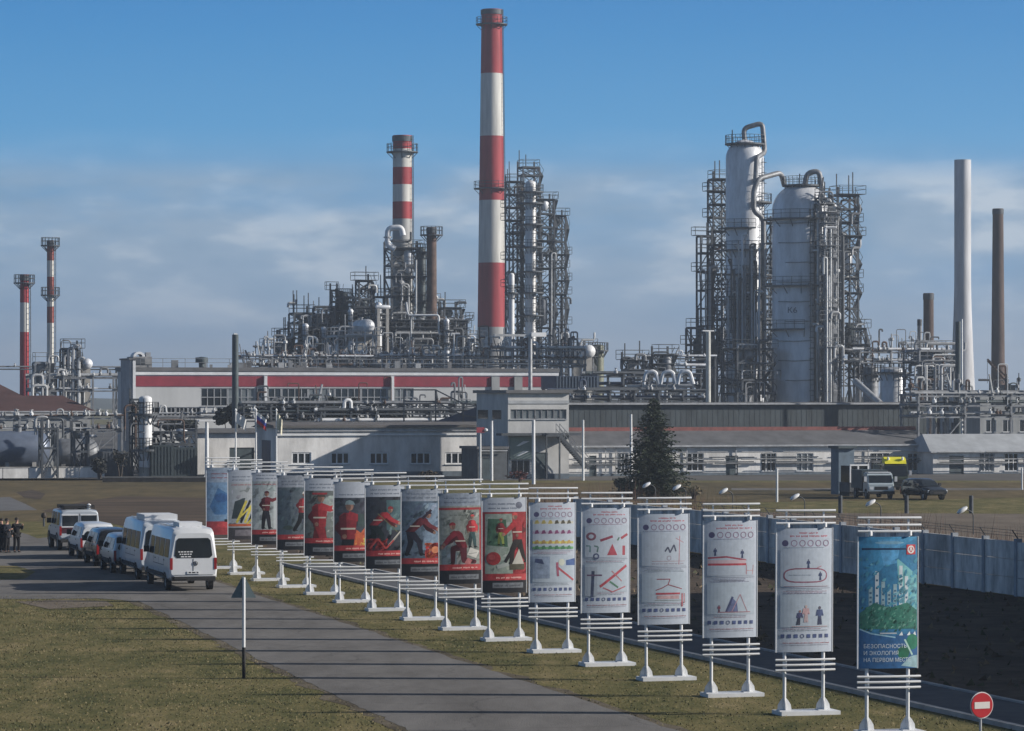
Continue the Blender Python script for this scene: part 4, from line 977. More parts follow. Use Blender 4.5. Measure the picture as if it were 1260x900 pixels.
WV = column('white upright vessel with ladder cage in front of the hall', 171, 187, 487, 317, mat=WHITE, dome=.5, n=20, platw=.7, ladder=-110, plats=[(509, -180, 180), (553, -180, 90)], seams=False, skirt=1.0)
tower('grey frame clasping the white upright vessel', 159, 174, 492, 319, levels=[492, 508, 524, 540, 556], pipes=5, vessels=0, dens=.4, decks=False)
CONT = M('dark_teal_container', (.022, .036, .042), .7, 0, .3)
for k, (a_, c_, y_, l_) in enumerate([(186, 214, 548, 'dark teal container right of the white vessel'), (214, 243, 551, 'dark teal container beside the pale garage'), (126, 160, 556, 'dark box container left of the white vessel')]):
    g = Grid(a_, 316 + k); w = g.lx(c_); H = g.lz(y_)
    t = thing('container', l_, 'container', g.loc(), SITE)
    b = MB(); b.box(0, w, 0, 2.4, .12, H)
    b.build('body', CONT if k < 2 else DARK, t)
    b = MB(); n = int(w / .3)
    for i in range(n): b.box(w * i / n + .03, w * i / n + .16, -.05, -.003, .3, H - .15)
    b.build('corrugation', CONT if k < 2 else DARK, t); part('skid', DARK, t, ('box', .1, w - .1, .1, 2.3, 0, .118))
tower('open dark pump frame in front of the teal containers', 186, 240, 533, 324, depth=3, levels=[533, 548], pipes=10, vessels=2, dens=.5)
shrub('bare dark sapling in front of the dark box container', 138, 158, 548, 580, 314, (.03, .03, .025), 160, name='tree', cat='tree', size=.2)
shrub('dark bush by the end of the white wall', 112, 132, 562, 586, 311, (.02, .022, .02), 500, size=.22)
t = thing('low_wall', 'long low brown retaining wall across the far grass, left', 'wall', Gd(126, 593.5), 0); w = (262 - 126) / (F / Gd(0, 593.5).y)
part('panel', M('brown_boards', (.20, .15, .11), .9, 0, .3), t, ('box', 0, w, 0, .2, 0, .38)); part('coping', M('pale_slab', (.25, .235, .21), .9), t, ('box', -.1, w + .1, -.1, .9, .383, .48))

# ---- masts, poles, flags
mast('thick dark teal mast standing before the hall', 289.5, 412, 505, 348, w=.78, w2=.70, mat=TEAL, cross=(.2, .2, .15))
m_ = mast('tall floodlight mast with long crossbar right of the tallest chimney', 652.5, 413, 480, 332, w=.5, w2=.4, cross=None)
part('crossbar', GALV, m_, ('box', -3.9, 0, -.15, .15, zz(413, 332) - .12, zz(413, 332) + .12)); part('floodlight', WHITE, m_, ('box', .0, 1.6, -.4, .3, zz(413, 332) - .12, zz(413, 332) + .3)); 
mast('pale lamp mast before the slim silver column', 871.5, 408, 497, 345, w=.6, w2=.5, cross=(.7, .6, .12), mat=M('pale_mast', (.50, .50, .46), .5, .1, .2))
mast('dark mast standing against the pale concrete chimney', 1179, 396, 530, 346, w=.72, w2=.6, mat=TEAL)
mast('thin white braced mast beside the dark one, right', 1183.5, 393, 530, 344, w=.3, w2=.2, mat=WHITE, foot=True)
mast('short white T-shaped lamp post by the pale garage', 254.5, 519, 580, 309, w=.4, w2=.32, mat=WHITE, cross=(.8, .8, .14), foot=True)
mast('white pole left of the pale block, near the notice board', 605, 518, 590, 305, w=.3, w2=.26, mat=WHITE)
mast('white pole standing right before the door of the pale block', 656.5, 517, 596, 293, w=.34, w2=.3, mat=WHITE)
mast('slim white pole at the foot of the outside stair', 717.5, 517, 590, 306, w=.26, w2=.2, mat=WHITE)
mast('slim white pole left of the fir tree', 776.5, 510, 600, 285, w=.3, w2=.2, mat=WHITE)
mast('short white post on the verge left of the kiosk', 956, 577, 618, Gd(0, 618).y, w=.18, w2=.18, mat=WHITE, name='marker_post', cat='post')
mast('short white post on the verge near the right edge', 1257.5, 576, 600, Gd(0, 603).y, w=.16, w2=.16, mat=WHITE, name='marker_post', cat='post')
for px_, l_ in ((1034, 'short dark stump post below the kiosk'), (1115.5, 'short dark stump post below the dark estate car'), (1195, 'short dark stump post behind the right wall lamp')):
    mast(l_, px_, 610, 632, Gd(0, 632).y, w=.3, w2=.28, mat=DARK, name='stump_post', cat='post')
sp = mast('white pole with small red sign and lamp left of the pale block', 591, 526, 592, 300, w=.2, w2=.18, mat=WHITE, name='sign_pole', cat='sign pole')
z_ = zz(530, 300); part('red_plate', REDP, sp, ('box', -.42, .35, -.16, -.11, z_ - .2, z_ + .3)); part('lamp', WHITE, sp, ('lathe', .5, -.1, [(.02, z_ - .12), (.2, z_ - .02), (.2, z_ + .12), (.02, z_ + .22)], 10))
for px_, l_, cols in ((290, 'flagpole with a white flag, leftmost of three', [(.7, .7, .7)]), (315, 'flagpole with the white, blue and red flag', [(.72, .72, .72), (.03, .06, .35), (.5, .03, .04)]), (340, 'flagpole with a yellowish white flag, rightmost of three', [(.6, .57, .45)])):
    s = F / 303; t = thing('flagpole', l_, 'flagpole', ((px_ - 630) / s, 303, 0), 0, 'three flagpoles'); H = zz(506, 303)
    part('pole', WHITE, t, ('lathe', 0, 0, [(.10, 0), (.06, H), (.14, H + .05), (.02, H + .25)], 8)); part('base', CONC, t, ('lathe', 0, 0, [(.4, 0), (.3, .25)], 12))
    b = MB(); n = 14; mm = [M('flag_cloth_%d_%d' % (px_, i), c, .8, 0, .1) for i, c in enumerate(cols)]; k = len(cols); rows = 6; fw, fh = .95, 1.05
    if px_ == 340: fw, fh = .5, 1.5
    vs = [(.07 + fw * i / n * (1 - .1 * j / rows), .16 * sin(i * .9 + j * .3) * i / n, H - .08 - fh * j / rows - .75 * (i / n) ** 1.2) for j in range(rows + 1) for i in range(n + 1)]
    for j in range(rows): b.add([vs[j * (n + 1) + i] for i in range(n + 1)] + [vs[(j + 1) * (n + 1) + i] for i in range(n + 1)], [(n + 1 + i, n + 2 + i, i + 1, i) for i in range(n)], j * k // rows, True)
    b.build('flag', mm, t, 180)

# ---- guard kiosk
g = Grid(1032, 262); w = g.lx(1051); H = g.lz(552)
t = thing('guard_kiosk', 'blue-grey guard kiosk with dark flat roof on the verge', 'kiosk', g.loc(), SITE)
KM = M('blue_grey_panel', (.12, .17, .22), .6, .1, .25)
shell(t, w, 1.5, H, [(.25, .7, .1, 2.2)], KM); part('door', BLUEC, t, ('box', .26, .69, .08, .12, .11, 2.19)); part('roof', TEAL, t, ('box', -.15, w + .15, -.3, 1.7, H + .004, H + .2))
part('step', CONC, t, ('box', .1, .9, -.6, -.01, 0, .12))
# ---- fir tree
def fir(label, px, py, pyb, wpx, seed=1):
    d = Gd(0, pyb).y; s = F / d; H = zz(py, d); Rr = wpx / s / 2; rg = random.Random(seed)
    t = thing('fir_tree', label, 'fir tree', ((px - 630) / s, d, 0))
    part('trunk', M('fir_bark', (.05, .035, .025), .9), t, ('tube', [(0, 0, 0), (.05, 0, H * .5), (0, 0, H * .99)], [.2, .12, .02], 8))
    m = M('fir_needles', (.034, .052, .027), .75, 0, .6, 1.4); b = MB()
    z = .35; k = 0
    while z < H - .15:
        f = 1 - z / H; rr = Rr * min(1.0, (f * 1.15) ** .72) * 1.08; n = int(8 + 11 * f); off = rg.uniform(0, 6)
        for i in range(n):
            a = off + 2 * pi * i / n + rg.uniform(-.2, .2); L_ = rr * rg.uniform(.5, 1.15); dz = -.22 * L_ - .05
            ca, sa = cos(a), sin(a)
            m_n = max(3, int(L_ / .16))
            for j in range(m_n):
                q = (j + rg.random()) / m_n
                p = Vector((ca * L_ * q, sa * L_ * q, z + dz * q + .12 * L_ * q * q + rg.uniform(-.1, .1)))
                for sd in (-1, 1):
                    lw = (.16 + .34 * (1 - q)) * rg.uniform(.7, 1.2) * (.5 + .5 * f)
                    e = Vector((-sa * sd, ca * sd, 0)) * lw + Vector((ca, sa, 0)) * lw * .8 + Vector((0, 0, rg.uniform(-.22, .05)))
                    c = Vector((ca, sa, rg.uniform(-.6, .6))) * .13
                    b.add([p - c, p + e * .5 - c * .3, p + e, p + e * .4 + c], [(0, 1, 2, 3)])
        z += .13 + .08 * f; k += 1
    b.build('crown', m, t); return t
fir('dark green fir tree before the low offices', 804, 487, 614, 93, 3)
shrub('small dark bush at the left foot of the fir tree', 752, 786, 586, 610, 262, (.026, .034, .022), 800, size=.2)
shrub('thin pale leafless shrub right of the fir tree', 842, 866, 592, 612, 250, (.11, .085, .04), 90, size=.12)
for k, (px_, l_) in enumerate(((632, 'red flowering bush under the notice board'), (520, 'dry low bush beside the white office wall'))):
    shrub(l_, px_ - 8, px_ + 22, 578, 592, 301, (.12, .03, .025) if k == 0 else (.07, .05, .03), 400, size=.14)
# ================================================================ boards along the road
BW, BZ0, BZ1, SAG, NST = 1.50, 1.57, 4.67, .11, 16
RR = (BW * BW / 4 + SAG * SAG) / (2 * SAG)
def panel_pt(u, v, off=0.0):
    """u 0..1 across, v 0..1 up; convex towards the road (-y)"""
    k = min(NST - 1e-9, max(0, u * NST)); i = int(k); f = k - i
    def p(j):
        x = -BW / 2 + BW * j / NST; y = -(sqrt(RR * RR - x * x) - (RR - SAG)); return x, y
    (xa, ya), (xb, yb) = p(i), p(i + 1)
    nx, ny = (yb - ya), -(xb - xa); l = sqrt(nx * nx + ny * ny)
    return (xa + (xb - xa) * f + nx / l * off, ya + (yb - ya) * f + ny / l * off - .02, BZ0 + (BZ1 - BZ0) * v)
PR = (BZ1 - BZ0) / BW                    # v unit / u unit
_pm = {}
def ink(rgb):
    if rgb not in _pm: q = sum(lin(*rgb)) / 3; _pm[rgb] = M('ink_%02x%02x%02x' % rgb, tuple((c * .84 + q * .16) * .82 for c in lin(*rgb)), .4, 0, .10 if min(rgb) > 170 else .32, 6)
    return _pm[rgb]
def clip(poly, ax, val, keep_less):
    out = []
    for a, b in zip(poly, poly[1:] + poly[:1]):
        ia, ib = (a[ax] <= val) == keep_less, (b[ax] <= val) == keep_less
        if ia: out.append(a)
        if ia != ib:
            t = (val - a[ax]) / (b[ax] - a[ax]); out.append((a[0] + (b[0] - a[0]) * t, a[1] + (b[1] - a[1]) * t))
    return out
class Print:
    def __init__(s): s.b = MB(); s.m = []; s.layer = 0
    soft = 0.0
    def mi(s, c):
        if s.soft and c != PALE: c = tuple(int(x + (q - x) * s.soft) for x, q in zip(c, PALE))
        m = ink(c)
        if m not in s.m: s.m.append(m)
        return s.m.index(m)
    def poly(s, pts, c):
        s.layer += 1; off = .003 + .0001 * s.layer; mi = s.mi(c)
        pts = [(min(1, max(0, u)), min(1, max(0, v))) for u, v in pts]
        u0, u1 = min(p[0] for p in pts), max(p[0] for p in pts)
        for i in range(int(u0 * NST), min(NST - 1, int(u1 * NST - 1e-9)) + 1):
            q = clip(clip(pts, 0, i / NST, False), 0, (i + 1) / NST, True)
            if len(q) < 3: continue
            eps = 1e-6
            vs = [panel_pt(min(max(u, i / NST + eps), (i + 1) / NST - eps), v, off) for u, v in q]
            s.b.add(vs, [tuple(range(len(vs)))], mi)
    def rect(s, u0, v0, u1, v1, c): s.poly([(u0, v0), (u1, v0), (u1, v1), (u0, v1)], c)
    def ell(s, cu, cv, ru, rv, c, n=14): s.poly([(cu + ru * cos(2 * pi * k / n), cv + rv * sin(2 * pi * k / n)) for k in range(n)], c)
    def line(s, pts, w, c):
        for (u0, v0), (u1, v1) in zip(pts, pts[1:]):
            du, dv = u1 - u0, (v1 - v0) * PR; l = sqrt(du * du + dv * dv) or 1; nu, nv = -dv / l * w / 2, du / l * w / 2 / PR
            s.poly([(u0 - nu, v0 - nv), (u1 - nu, v1 - nv), (u1 + nu, v1 + nv), (u0 + nu, v0 + nv)], c)
    def words(s, u0, u1, v, h, c, rg):
        u = u0; L0 = s.layer
        while u < u1:
            for q in range(rg.randint(3, 9)):
                w = h * PR * rg.uniform(.42, .62)
                if u + w > u1: break
                s.layer = L0; s.rect(u, v + h * rg.choice([0, 0, .2]), u + w, v + h * rg.choice([1, 1, .8]), c); u += w + h * PR * .22
            u += h * PR * .7
    def ring(s, cu, cv, r, w, c, n=10):
        s.line([(cu + r * cos(2 * pi * k / n), cv + r * sin(2 * pi * k / n) / PR) for k in range(n + 1)], w, c)
    def fig(s, cu, v0, h, top, leg, head=(190, 150, 130), lean=0.0, arm=None, stance=.05):
        """little human figure, feet at v0, height h"""
        uh = h * PR; hip = (cu + lean * .45 * uh, v0 + h * .48); sh = (cu + lean * .8 * uh, v0 + h * .82)
        for q in (-1, 1): s.line([(cu + q * stance * uh * 1.6, v0), (hip[0] + q * .03 * uh, hip[1])], .12 * uh, leg)
        s.poly([(hip[0] - .11 * uh, hip[1] - .02 * h), (hip[0] + .11 * uh, hip[1] - .02 * h), (sh[0] + .16 * uh, sh[1]), (sh[0] - .16 * uh, sh[1])], top)
        if h > .2:
            s.poly([(hip[0] - .11 * uh, hip[1] - .02 * h), (hip[0] - .01 * uh, hip[1] - .02 * h), (sh[0] - .03 * uh, sh[1]), (sh[0] - .16 * uh, sh[1])], tuple(int(x * .72) for x in top))
            s.rect(hip[0] - .115 * uh, hip[1] + .07 * h, hip[0] + .115 * uh, hip[1] + .095 * h, (196, 190, 170)); s.rect(cu - .14 * uh, v0 - .012, cu + .14 * uh, v0 + .02, (30, 28, 30))
        s.line([(sh[0] - .13 * uh, sh[1] - .02 * h), (sh[0] - .2 * uh, hip[1])], .08 * uh, top)
        if arm: s.line([(sh[0] + .1 * uh, sh[1] - .03 * h), arm], .08 * uh, top)
        else: s.line([(sh[0] + .13 * uh, sh[1] - .02 * h), (sh[0] + .2 * uh, hip[1])], .08 * uh, top)
        s.ell(sh[0] + lean * .1 * uh, sh[1] + h * .095, .075 * uh, .085 * h, head)
    def text(s, txt, u, v, hgt, c, align='LEFT', wmax=None):
        s.layer += 1; off = .004 + .0001 * s.layer; mi = s.mi(c)
        fc = bpy.data.curves.new('t', 'FONT'); fc.body = txt; fc.size = 1; fc.align_x = align
        ob = bpy.data.objects.new('t', fc); me = ob.to_mesh(); k = hgt * (BZ1 - BZ0)
        wd = (max(q.co.x for q in me.vertices) - min(q.co.x for q in me.vertices)) * k / BW if len(me.vertices) else 1
        sx = min(1.0, wmax / wd) if wmax else 1.0
        vs = [panel_pt(u + q.co.x * k * sx / BW, v + q.co.y * hgt, off) for q in me.vertices]
        s.b.add(vs, [tuple(p.vertices) for p in me.polygons], mi); ob.to_mesh_clear(); bpy.data.objects.remove(ob); bpy.data.curves.remove(fc)
rg = random.Random(77)
RD, DK, GR, LT, PALE, NAVY, ORG, YEL = (176, 36, 44), (30, 32, 40), (112, 120, 128), (184, 192, 204), (196, 207, 222), (38, 52, 100), (214, 96, 40), (226, 206, 50)
def mottle(p, u0, v0, u1, v1, cols, n, sz=.07):
    for k in range(n):
        u, v = rg.uniform(u0, u1), rg.uniform(v0, v1); c = rg.choice(cols); j = rg.uniform(-14, 14)
        c = tuple(int(min(250, max(8, x + j))) // 8 * 8 for x in c); a = rg.uniform(.3, 1) * sz; b_ = rg.uniform(.2, .8) * sz * .6
        q = [(max(u0, min(u1, u + a * cos(t_))), max(v0, min(v1, v + b_ * sin(t_ + .6)))) for t_ in [rg.uniform(0, .9) + k2 * 1.25 for k2 in range(5)]]
        p.poly(q, c); p.layer -= 1
    p.layer += 1
def head_block(p, bg, hd=LT, hv=.86, n=2):
    p.rect(0, 0, 1, 1, bg); mottle(p, 0, .2, 1, hv, [bg, tuple(int(x * .88) for x in bg), tuple(min(235, int(x * 1.1)) for x in bg)], 55, .13); p.rect(0, hv, 1, 1, hd)
    for k in range(n): p.words(.12, .86, hv + .03 + .045 * k, .016, (96, 108, 128), rg)
def foot_block(p, rv=.17, dark=DK):
    p.rect(0, 0, 1, rv - .03, dark); p.rect(0, rv - .03, 1, rv + .035, RD); p.rect(.5, rv - .03, 1, rv + .035, (200, 54, 58)); p.words(.3, .9, rv - .012, .018, (240, 190, 180), rg)
    p.rect(.22, .05, .92, .105, (120, 126, 134)); p.words(.26, .88, .065, .018, (70, 74, 84), rg)
def d1(p):
    p.rect(0, 0, 1, 1, (120, 160, 198)); p.rect(0, .78, 1, 1, (150, 168, 190)); p.words(.15, .85, .9, .02, (150, 70, 80), rg); p.words(.15, .85, .84, .02, (150, 70, 80), rg)
    p.poly([(.1, .42), (.35, .7), (.62, .62), (.78, .45), (.6, .3), (.25, .3)], (60, 120, 176)); p.ell(.45, .55, .2, .07, (44, 96, 156)); p.poly([(.62, .4), (.9, .34), (.95, .46), (.75, .5)], (70, 80, 100))
    p.rect(0, .0, 1, .2, (186, 52, 62)); p.ell(.62, .15, .3, .05, (214, 60, 66)); p.rect(.55, .19, .95, .23, DK)
def d2(p):
    head_block(p, (178, 184, 188), LT, .82); p.words(.1, .9, .78, .014, (180, 60, 60), rg)
    p.poly([(.1, .3), (.2, .55), (.5, .6), (.45, .3)], (60, 74, 78))
    for k in range(5): p.line([(.25 + k * .12, .24), (.55 + k * .11, .56)], .07, YEL if k % 2 == 0 else DK)
    p.line([(.3, .3), (.95, .6)], .05, YEL); p.line([(.55, .22), (1, .42)], .06, (206, 190, 40))
    p.rect(0, .19, 1, .225, ORG); p.rect(0, 0, 1, .17, (70, 66, 72)); p.rect(.2, .05, .95, .14, (130, 124, 132))
def limb(p, a, b, wa, wb, c):
    du, dv = b[0] - a[0], (b[1] - a[1]) * PR; l = sqrt(du * du + dv * dv) or 1; nu, nv = -dv / l, du / l / PR
    p.poly([(a[0] - nu * wa, a[1] - nv * wa), (b[0] - nu * wb, b[1] - nv * wb), (b[0] + nu * wb, b[1] + nv * wb), (a[0] + nu * wa, a[1] + nv * wa)], c)
    p.ell(b[0], b[1], wb, wb / PR, c, 8)
POSE = dict(
 stand=dict(hip=(0, .5), sh=(0, .81), hd=(.01, .93), lk=(-.06, .26), lf=(-.08, .02), rk=(.07, .26), rf=(.10, .02), le=(-.15, .64), lh=(-.13, .48), re=(.15, .64), rh=(.14, .48)),
 reach=dict(hip=(0, .5), sh=(.0, .81), hd=(.02, .93), lk=(-.06, .26), lf=(-.08, .02), rk=(.07, .26), rf=(.10, .02), le=(-.14, .64), lh=(-.05, .52), re=(.17, .76), rh=(.36, .83)),
 walk=dict(hip=(0, .5), sh=(.04, .81), hd=(.07, .93), lk=(-.07, .27), lf=(-.20, .05), rk=(.12, .28), rf=(.14, .02), le=(-.12, .66), lh=(.02, .56), re=(.2, .68), rh=(.3, .58)),
 kneel=dict(hip=(-.06, .34), sh=(.08, .62), hd=(.15, .74), lk=(.14, .30), lf=(.15, .02), rk=(-.08, .07), rf=(-.30, .04), le=(.17, .46), lh=(.32, .38), re=(.22, .5), rh=(.36, .32)),
 lean=dict(hip=(-.14, .5), sh=(.12, .74), hd=(.25, .82), lk=(-.12, .25), lf=(-.20, .02), rk=(.05, .28), rf=(.10, .02), le=(.22, .55), lh=(.38, .46), re=(.28, .60), rh=(.46, .52)))
def worker(p, cu, v0, h, pose, top, leg, helmet, face=(176, 130, 108), flip=1):
    J = {k: (cu + flip * x * h * PR, v0 + y * h) for k, (x, y) in POSE[pose].items()}; w = h * PR; dk = lambda c, f: tuple(int(x * f) for x in c)
    limb(p, J['sh'], J['le'], .055 * w, .045 * w, dk(top, .6)); limb(p, J['le'], J['lh'], .045 * w, .035 * w, dk(top, .6))
    for s_, f in (('l', .7), ('r', 1)):
        limb(p, J['hip'], J[s_ + 'k'], .075 * w, .055 * w, dk(leg, f)); limb(p, J[s_ + 'k'], J[s_ + 'f'], .055 * w, .04 * w, dk(leg, f)); q = J[s_ + 'f']
        p.poly([(q[0] - .04 * w, q[1] - .02 * h), (q[0] + flip * .10 * w, q[1] - .02 * h), (q[0] + .03 * w, q[1] + .025 * h), (q[0] - .04 * w, q[1] + .025 * h)], (22, 20, 22))
    hx, hy = J['hip']; sx_, sy = J['sh']
    p.poly([(hx - .095 * w, hy - .02 * h), (hx + .095 * w, hy - .02 * h), (sx_ + .125 * w, sy - .02 * h), (sx_ + .06 * w, sy + .03 * h), (sx_ - .06 * w, sy + .03 * h), (sx_ - .125 * w, sy - .02 * h)], top)
    p.poly([(hx - .095 * w, hy - .02 * h), (hx - .01 * w, hy - .02 * h), (sx_ - .03 * w, sy + .03 * h), (sx_ - .125 * w, sy - .02 * h)], dk(top, .72))
    m = ((hx * .6 + sx_ * .4), (hy * .6 + sy * .4)); p.poly([(m[0] - .10 * w, m[1] - .012 * h), (m[0] + .10 * w, m[1] - .012 * h), (m[0] + .10 * w, m[1] + .012 * h), (m[0] - .10 * w, m[1] + .012 * h)], (196, 192, 176))
    limb(p, J['sh'], J['re'], .055 * w, .045 * w, dk(top, 1.12)); limb(p, J['re'], J['rh'], .045 * w, .034 * w, dk(top, 1.12)); p.ell(J['rh'][0], J['rh'][1], .035 * w, .035 * h, face, 8); p.ell(J['lh'][0], J['lh'][1], .033 * w, .033 * h, dk(face, .8), 8)
    x, y = J['hd']; p.ell(x, y, .055 * w, .062 * h, face); p.ell(x - flip * .018 * w, y - .01 * h, .035 * w, .05 * h, dk(face, .75), 8)
    p.poly([(x - .065 * w, y + .02 * h), (x + .075 * w * (1 if flip > 0 else .85), y + .02 * h), (x + .05 * w, y + .065 * h), (x, y + .085 * h), (x - .05 * w, y + .065 * h)], helmet)
def d3(p):
    head_block(p, (166, 176, 178), LT, .88); p.words(.05, .95, .83, .016, (170, 60, 66), rg); p.rect(.62, .22, .97, .74, (196, 204, 206)); p.words(.66, .95, .7, .01, (130, 60, 66), rg); p.words(.66, .93, .67, .008, (120, 124, 130), rg)
    worker(p, .40, .22, .52, 'reach', (112, 36, 46), (46, 44, 54), (96, 40, 46)); foot_block(p, .17)
def d4(p):
    head_block(p, (92, 106, 116), (150, 158, 170), .84); p.poly([(0, .2), (.42, .2), (.34, .8), (0, .8)], (74, 92, 106)); mottle(p, 0, .2, .4, .8, [(70, 86, 100), (84, 104, 112)], 30, .08)
    worker(p, .70, .24, .54, 'walk', (176, 36, 46), (34, 36, 40), (226, 222, 214)); p.poly([(.8, .24), (1, .24), (1, .4), (.84, .41)], (186, 170, 120)); p.ell(.3, .3, .14, .03, (58, 74, 70)); foot_block(p)
def d5(p):
    head_block(p, (104, 112, 110), LT, .84); p.ell(.74, .66, .27, .12, (170, 184, 178)); p.rect(.58, .24, 1, .56, (126, 134, 130)); mottle(p, .56, .24, 1, .74, [(150, 160, 154), (120, 130, 128), (176, 186, 180)], 34, .08)
    worker(p, .40, -.02, .82, 'reach', (170, 34, 42), (150, 30, 38), (84, 76, 66)); p.poly([(.74, .60), (.88, .58), (.9, .68), (.78, .7)], (220, 214, 204)); p.rect(.2, .79, .6, .815, (166, 40, 46)); foot_block(p, .19)
def d6(p):
    head_block(p, (70, 76, 88), LT, .8, 1); worker(p, .36, -.16, .92, 'reach', (148, 34, 46), (34, 32, 40), (124, 150, 158)); p.ell(.90, .6, .07, .035, (208, 204, 200)); p.rect(.62, .44, .8, .6, (66, 84, 84))
    p.poly([(.5, .2), (1, .2), (1, .38), (.84, .45), (.7, .36), (.58, .40)], ORG); p.poly([(.66, .2), (1, .2), (1, .3), (.84, .36), (.76, .28)], YEL); mottle(p, .52, .2, 1, .36, [ORG, (230, 140, 50), (200, 70, 36)], 24, .06); foot_block(p, .17)
def d7(p):
    head_block(p, (58, 62, 72), LT, .86); p.rect(.52, .46, 1, .82, (80, 112, 118)); mottle(p, .5, .4, 1, .82, [(90, 124, 130), (66, 96, 104), (120, 146, 150)], 30, .08); worker(p, .34, .26, .54, 'lean', (164, 32, 42), (34, 46, 46), (150, 34, 40)); p.line([(.3, .66), (.8, .44)], .02, (110, 116, 76))
    p.line([(.58, .28), (1, .5)], .05, (206, 202, 192)); p.line([(.56, .27), (.98, .48)], .015, (120, 116, 108)); mottle(p, 0, .2, .55, .36, [(150, 36, 42), (110, 30, 36), (186, 54, 50)], 40, .09); p.line([(.1, .24), (.3, .36), (.5, .24), (.7, .34)], .04, (196, 56, 50)); foot_block(p, .18)
def d8(p):
    head_block(p, (92, 112, 132), (160, 170, 184), .86); p.poly([(.5, .3), (1, .3), (1, .84), (.64, .84)], (124, 148, 172)); mottle(p, .5, .3, 1, .84, [(134, 158, 180), (112, 136, 160), (150, 170, 188)], 34, .09)
    worker(p, .36, .24, .56, 'lean', (104, 34, 44), (46, 44, 60), (60, 44, 58)); p.line([(.5, .66), (.72, .76)], .06, (52, 40, 56)); mottle(p, .56, .2, 1, .38, [(186, 44, 40), (214, 110, 60), (220, 64, 50), (150, 30, 36)], 60, .09); p.ell(.82, .3, .1, .04, (220, 130, 80)); foot_block(p, .17)
def d9(p):
    head_block(p, (144, 150, 144), (150, 162, 178), .86); p.rect(0, .815, 1, .84, (170, 40, 44)); p.rect(.95, .2, 1, .84, (180, 44, 46)); p.words(.25, .8, .75, .014, (96, 106, 96), rg); p.rect(.06, .2, .4, .44, (116, 132, 140)); mottle(p, .06, .2, .5, .5, [(120, 138, 150), (96, 112, 120), (140, 152, 150)], 24, .08)
    worker(p, .48, .22, .56, 'kneel', (128, 30, 44), (96, 28, 42), (150, 36, 44), flip=-1); worker(p, .77, .40, .36, 'stand', (196, 36, 46), (52, 88, 90), (206, 56, 58)); p.poly([(.64, .32), (.86, .28), (.94, .36), (.72, .4)], (214, 212, 204)); p.line([(.68, .33), (.88, .34)], .012, (130, 130, 126)); p.poly([(.58, .23), (.7, .2), (.76, .26), (.66, .29)], (206, 120, 120)); foot_block(p, .18)
def d10(p):
    head_block(p, (166, 34, 42), LT, .85); p.ell(.82, .92, .08, .035, (110, 116, 134)); p.poly([(.06, .2), (.68, .2), (.66, .83), (.06, .83)], (150, 164, 152)); mottle(p, .08, .22, .64, .8, [(150, 166, 152), (130, 148, 138), (168, 178, 166)], 30, .09); p.poly([(.1, .5), (.56, .48), (.52, .77), (.12, .78)], (70, 108, 84)); mottle(p, .12, .51, .5, .76, [(62, 100, 74), (84, 124, 92), (54, 88, 70)], 26, .07)
    worker(p, .40, .5, .28, 'stand', (150, 46, 50), (150, 166, 70), (160, 60, 50)); worker(p, .80, .30, .54, 'walk', (176, 36, 44), (52, 46, 44), (206, 60, 60), flip=-1); p.line([(.5, .32), (.74, .52)], .07, (44, 40, 40)); p.poly([(.66, .30), (.94, .30), (.82, .46)], (196, 192, 180)); p.ell(.24, .36, .16, .07, (170, 40, 44)); p.ell(.21, .375, .07, .03, (196, 70, 70)); p.rect(.6, .24, .95, .30, (90, 84, 66)); p.line([(.32, .27), (.58, .3)], .08, (176, 184, 178)); foot_block(p, .16)
def white_base(p, rows=2, circ=True):
    p.rect(0, 0, 1, 1, PALE); p.words(.38, .72, .955, .014, (190, 60, 74), rg); p.words(.22, .9, .93, .014, (190, 60, 74), rg)
    if circ:
        p.ell(.14, .88, .055, .026, (70, 60, 110))
        for k in range(5): p.ring(.29 + .145 * k, .88, .05, .014, (150, 110, 140))
    for k in range(8):
        u = .1 + .112 * k; p.rect(u - .032, .115, u + .032, .145, (52, 70, 130)) if k not in (3,) else p.ring(u, .13, .03, .014, (90, 100, 140))
    p.words(.1, .94, .07, .008, (180, 90, 100), rg); p.words(.12, .92, .055, .006, (150, 150, 170), rg); p.rect(.05, .515, .95, .519, (150, 158, 172))
    for v_ in (.842, .50, .488, .476, .185, .172): p.words(.08 + rg.uniform(0, .1), .92 - rg.uniform(0, .15), v_, .0065, rg.choice([(130, 134, 160), (170, 120, 140), (130, 150, 160)]), rg)
    p.rect(.06, .20, .94, .47, (184, 200, 214)); p.rect(.06, .53, .94, .835, (190, 203, 216))
def d11(p):
    white_base(p)
    for k, (v, c) in enumerate(((.80, (196, 170, 60)), (.70, (120, 60, 110)), (.60, (206, 196, 50)), (.545, (70, 150, 80)))):
        p.rect(.06, v - .012, .95, v + .012, [(210, 208, 190), (190, 170, 196), YEL, (90, 170, 90)][k])
        for j in range(6): p.poly([(.1 + j * .14, v - .015), (.2 + j * .14, v - .01), (.17 + j * .14, v + .025), (.12 + j * .14, v + .02)], [(70, 62, 40), (130, 40, 96), (196, 150, 40), (50, 120, 70)][k] if j > 2 or k else c)
    p.rect(.06, .24, .42, .46, (138, 158, 186)); p.poly([(.1, .4), (.3, .38), (.26, .43), (.12, .44)], NAVY); p.poly([(.78, .37), (.98, .37), (.98, .44), (.78, .42)], (44, 84, 160)); p.ell(.68, .4, .07, .035, (216, 220, 196))
    p.line([(.56, .36), (.95, .22)], .04, (196, 50, 60)); p.line([(.58, .4), (.6, .26)], .05, (170, 60, 90))
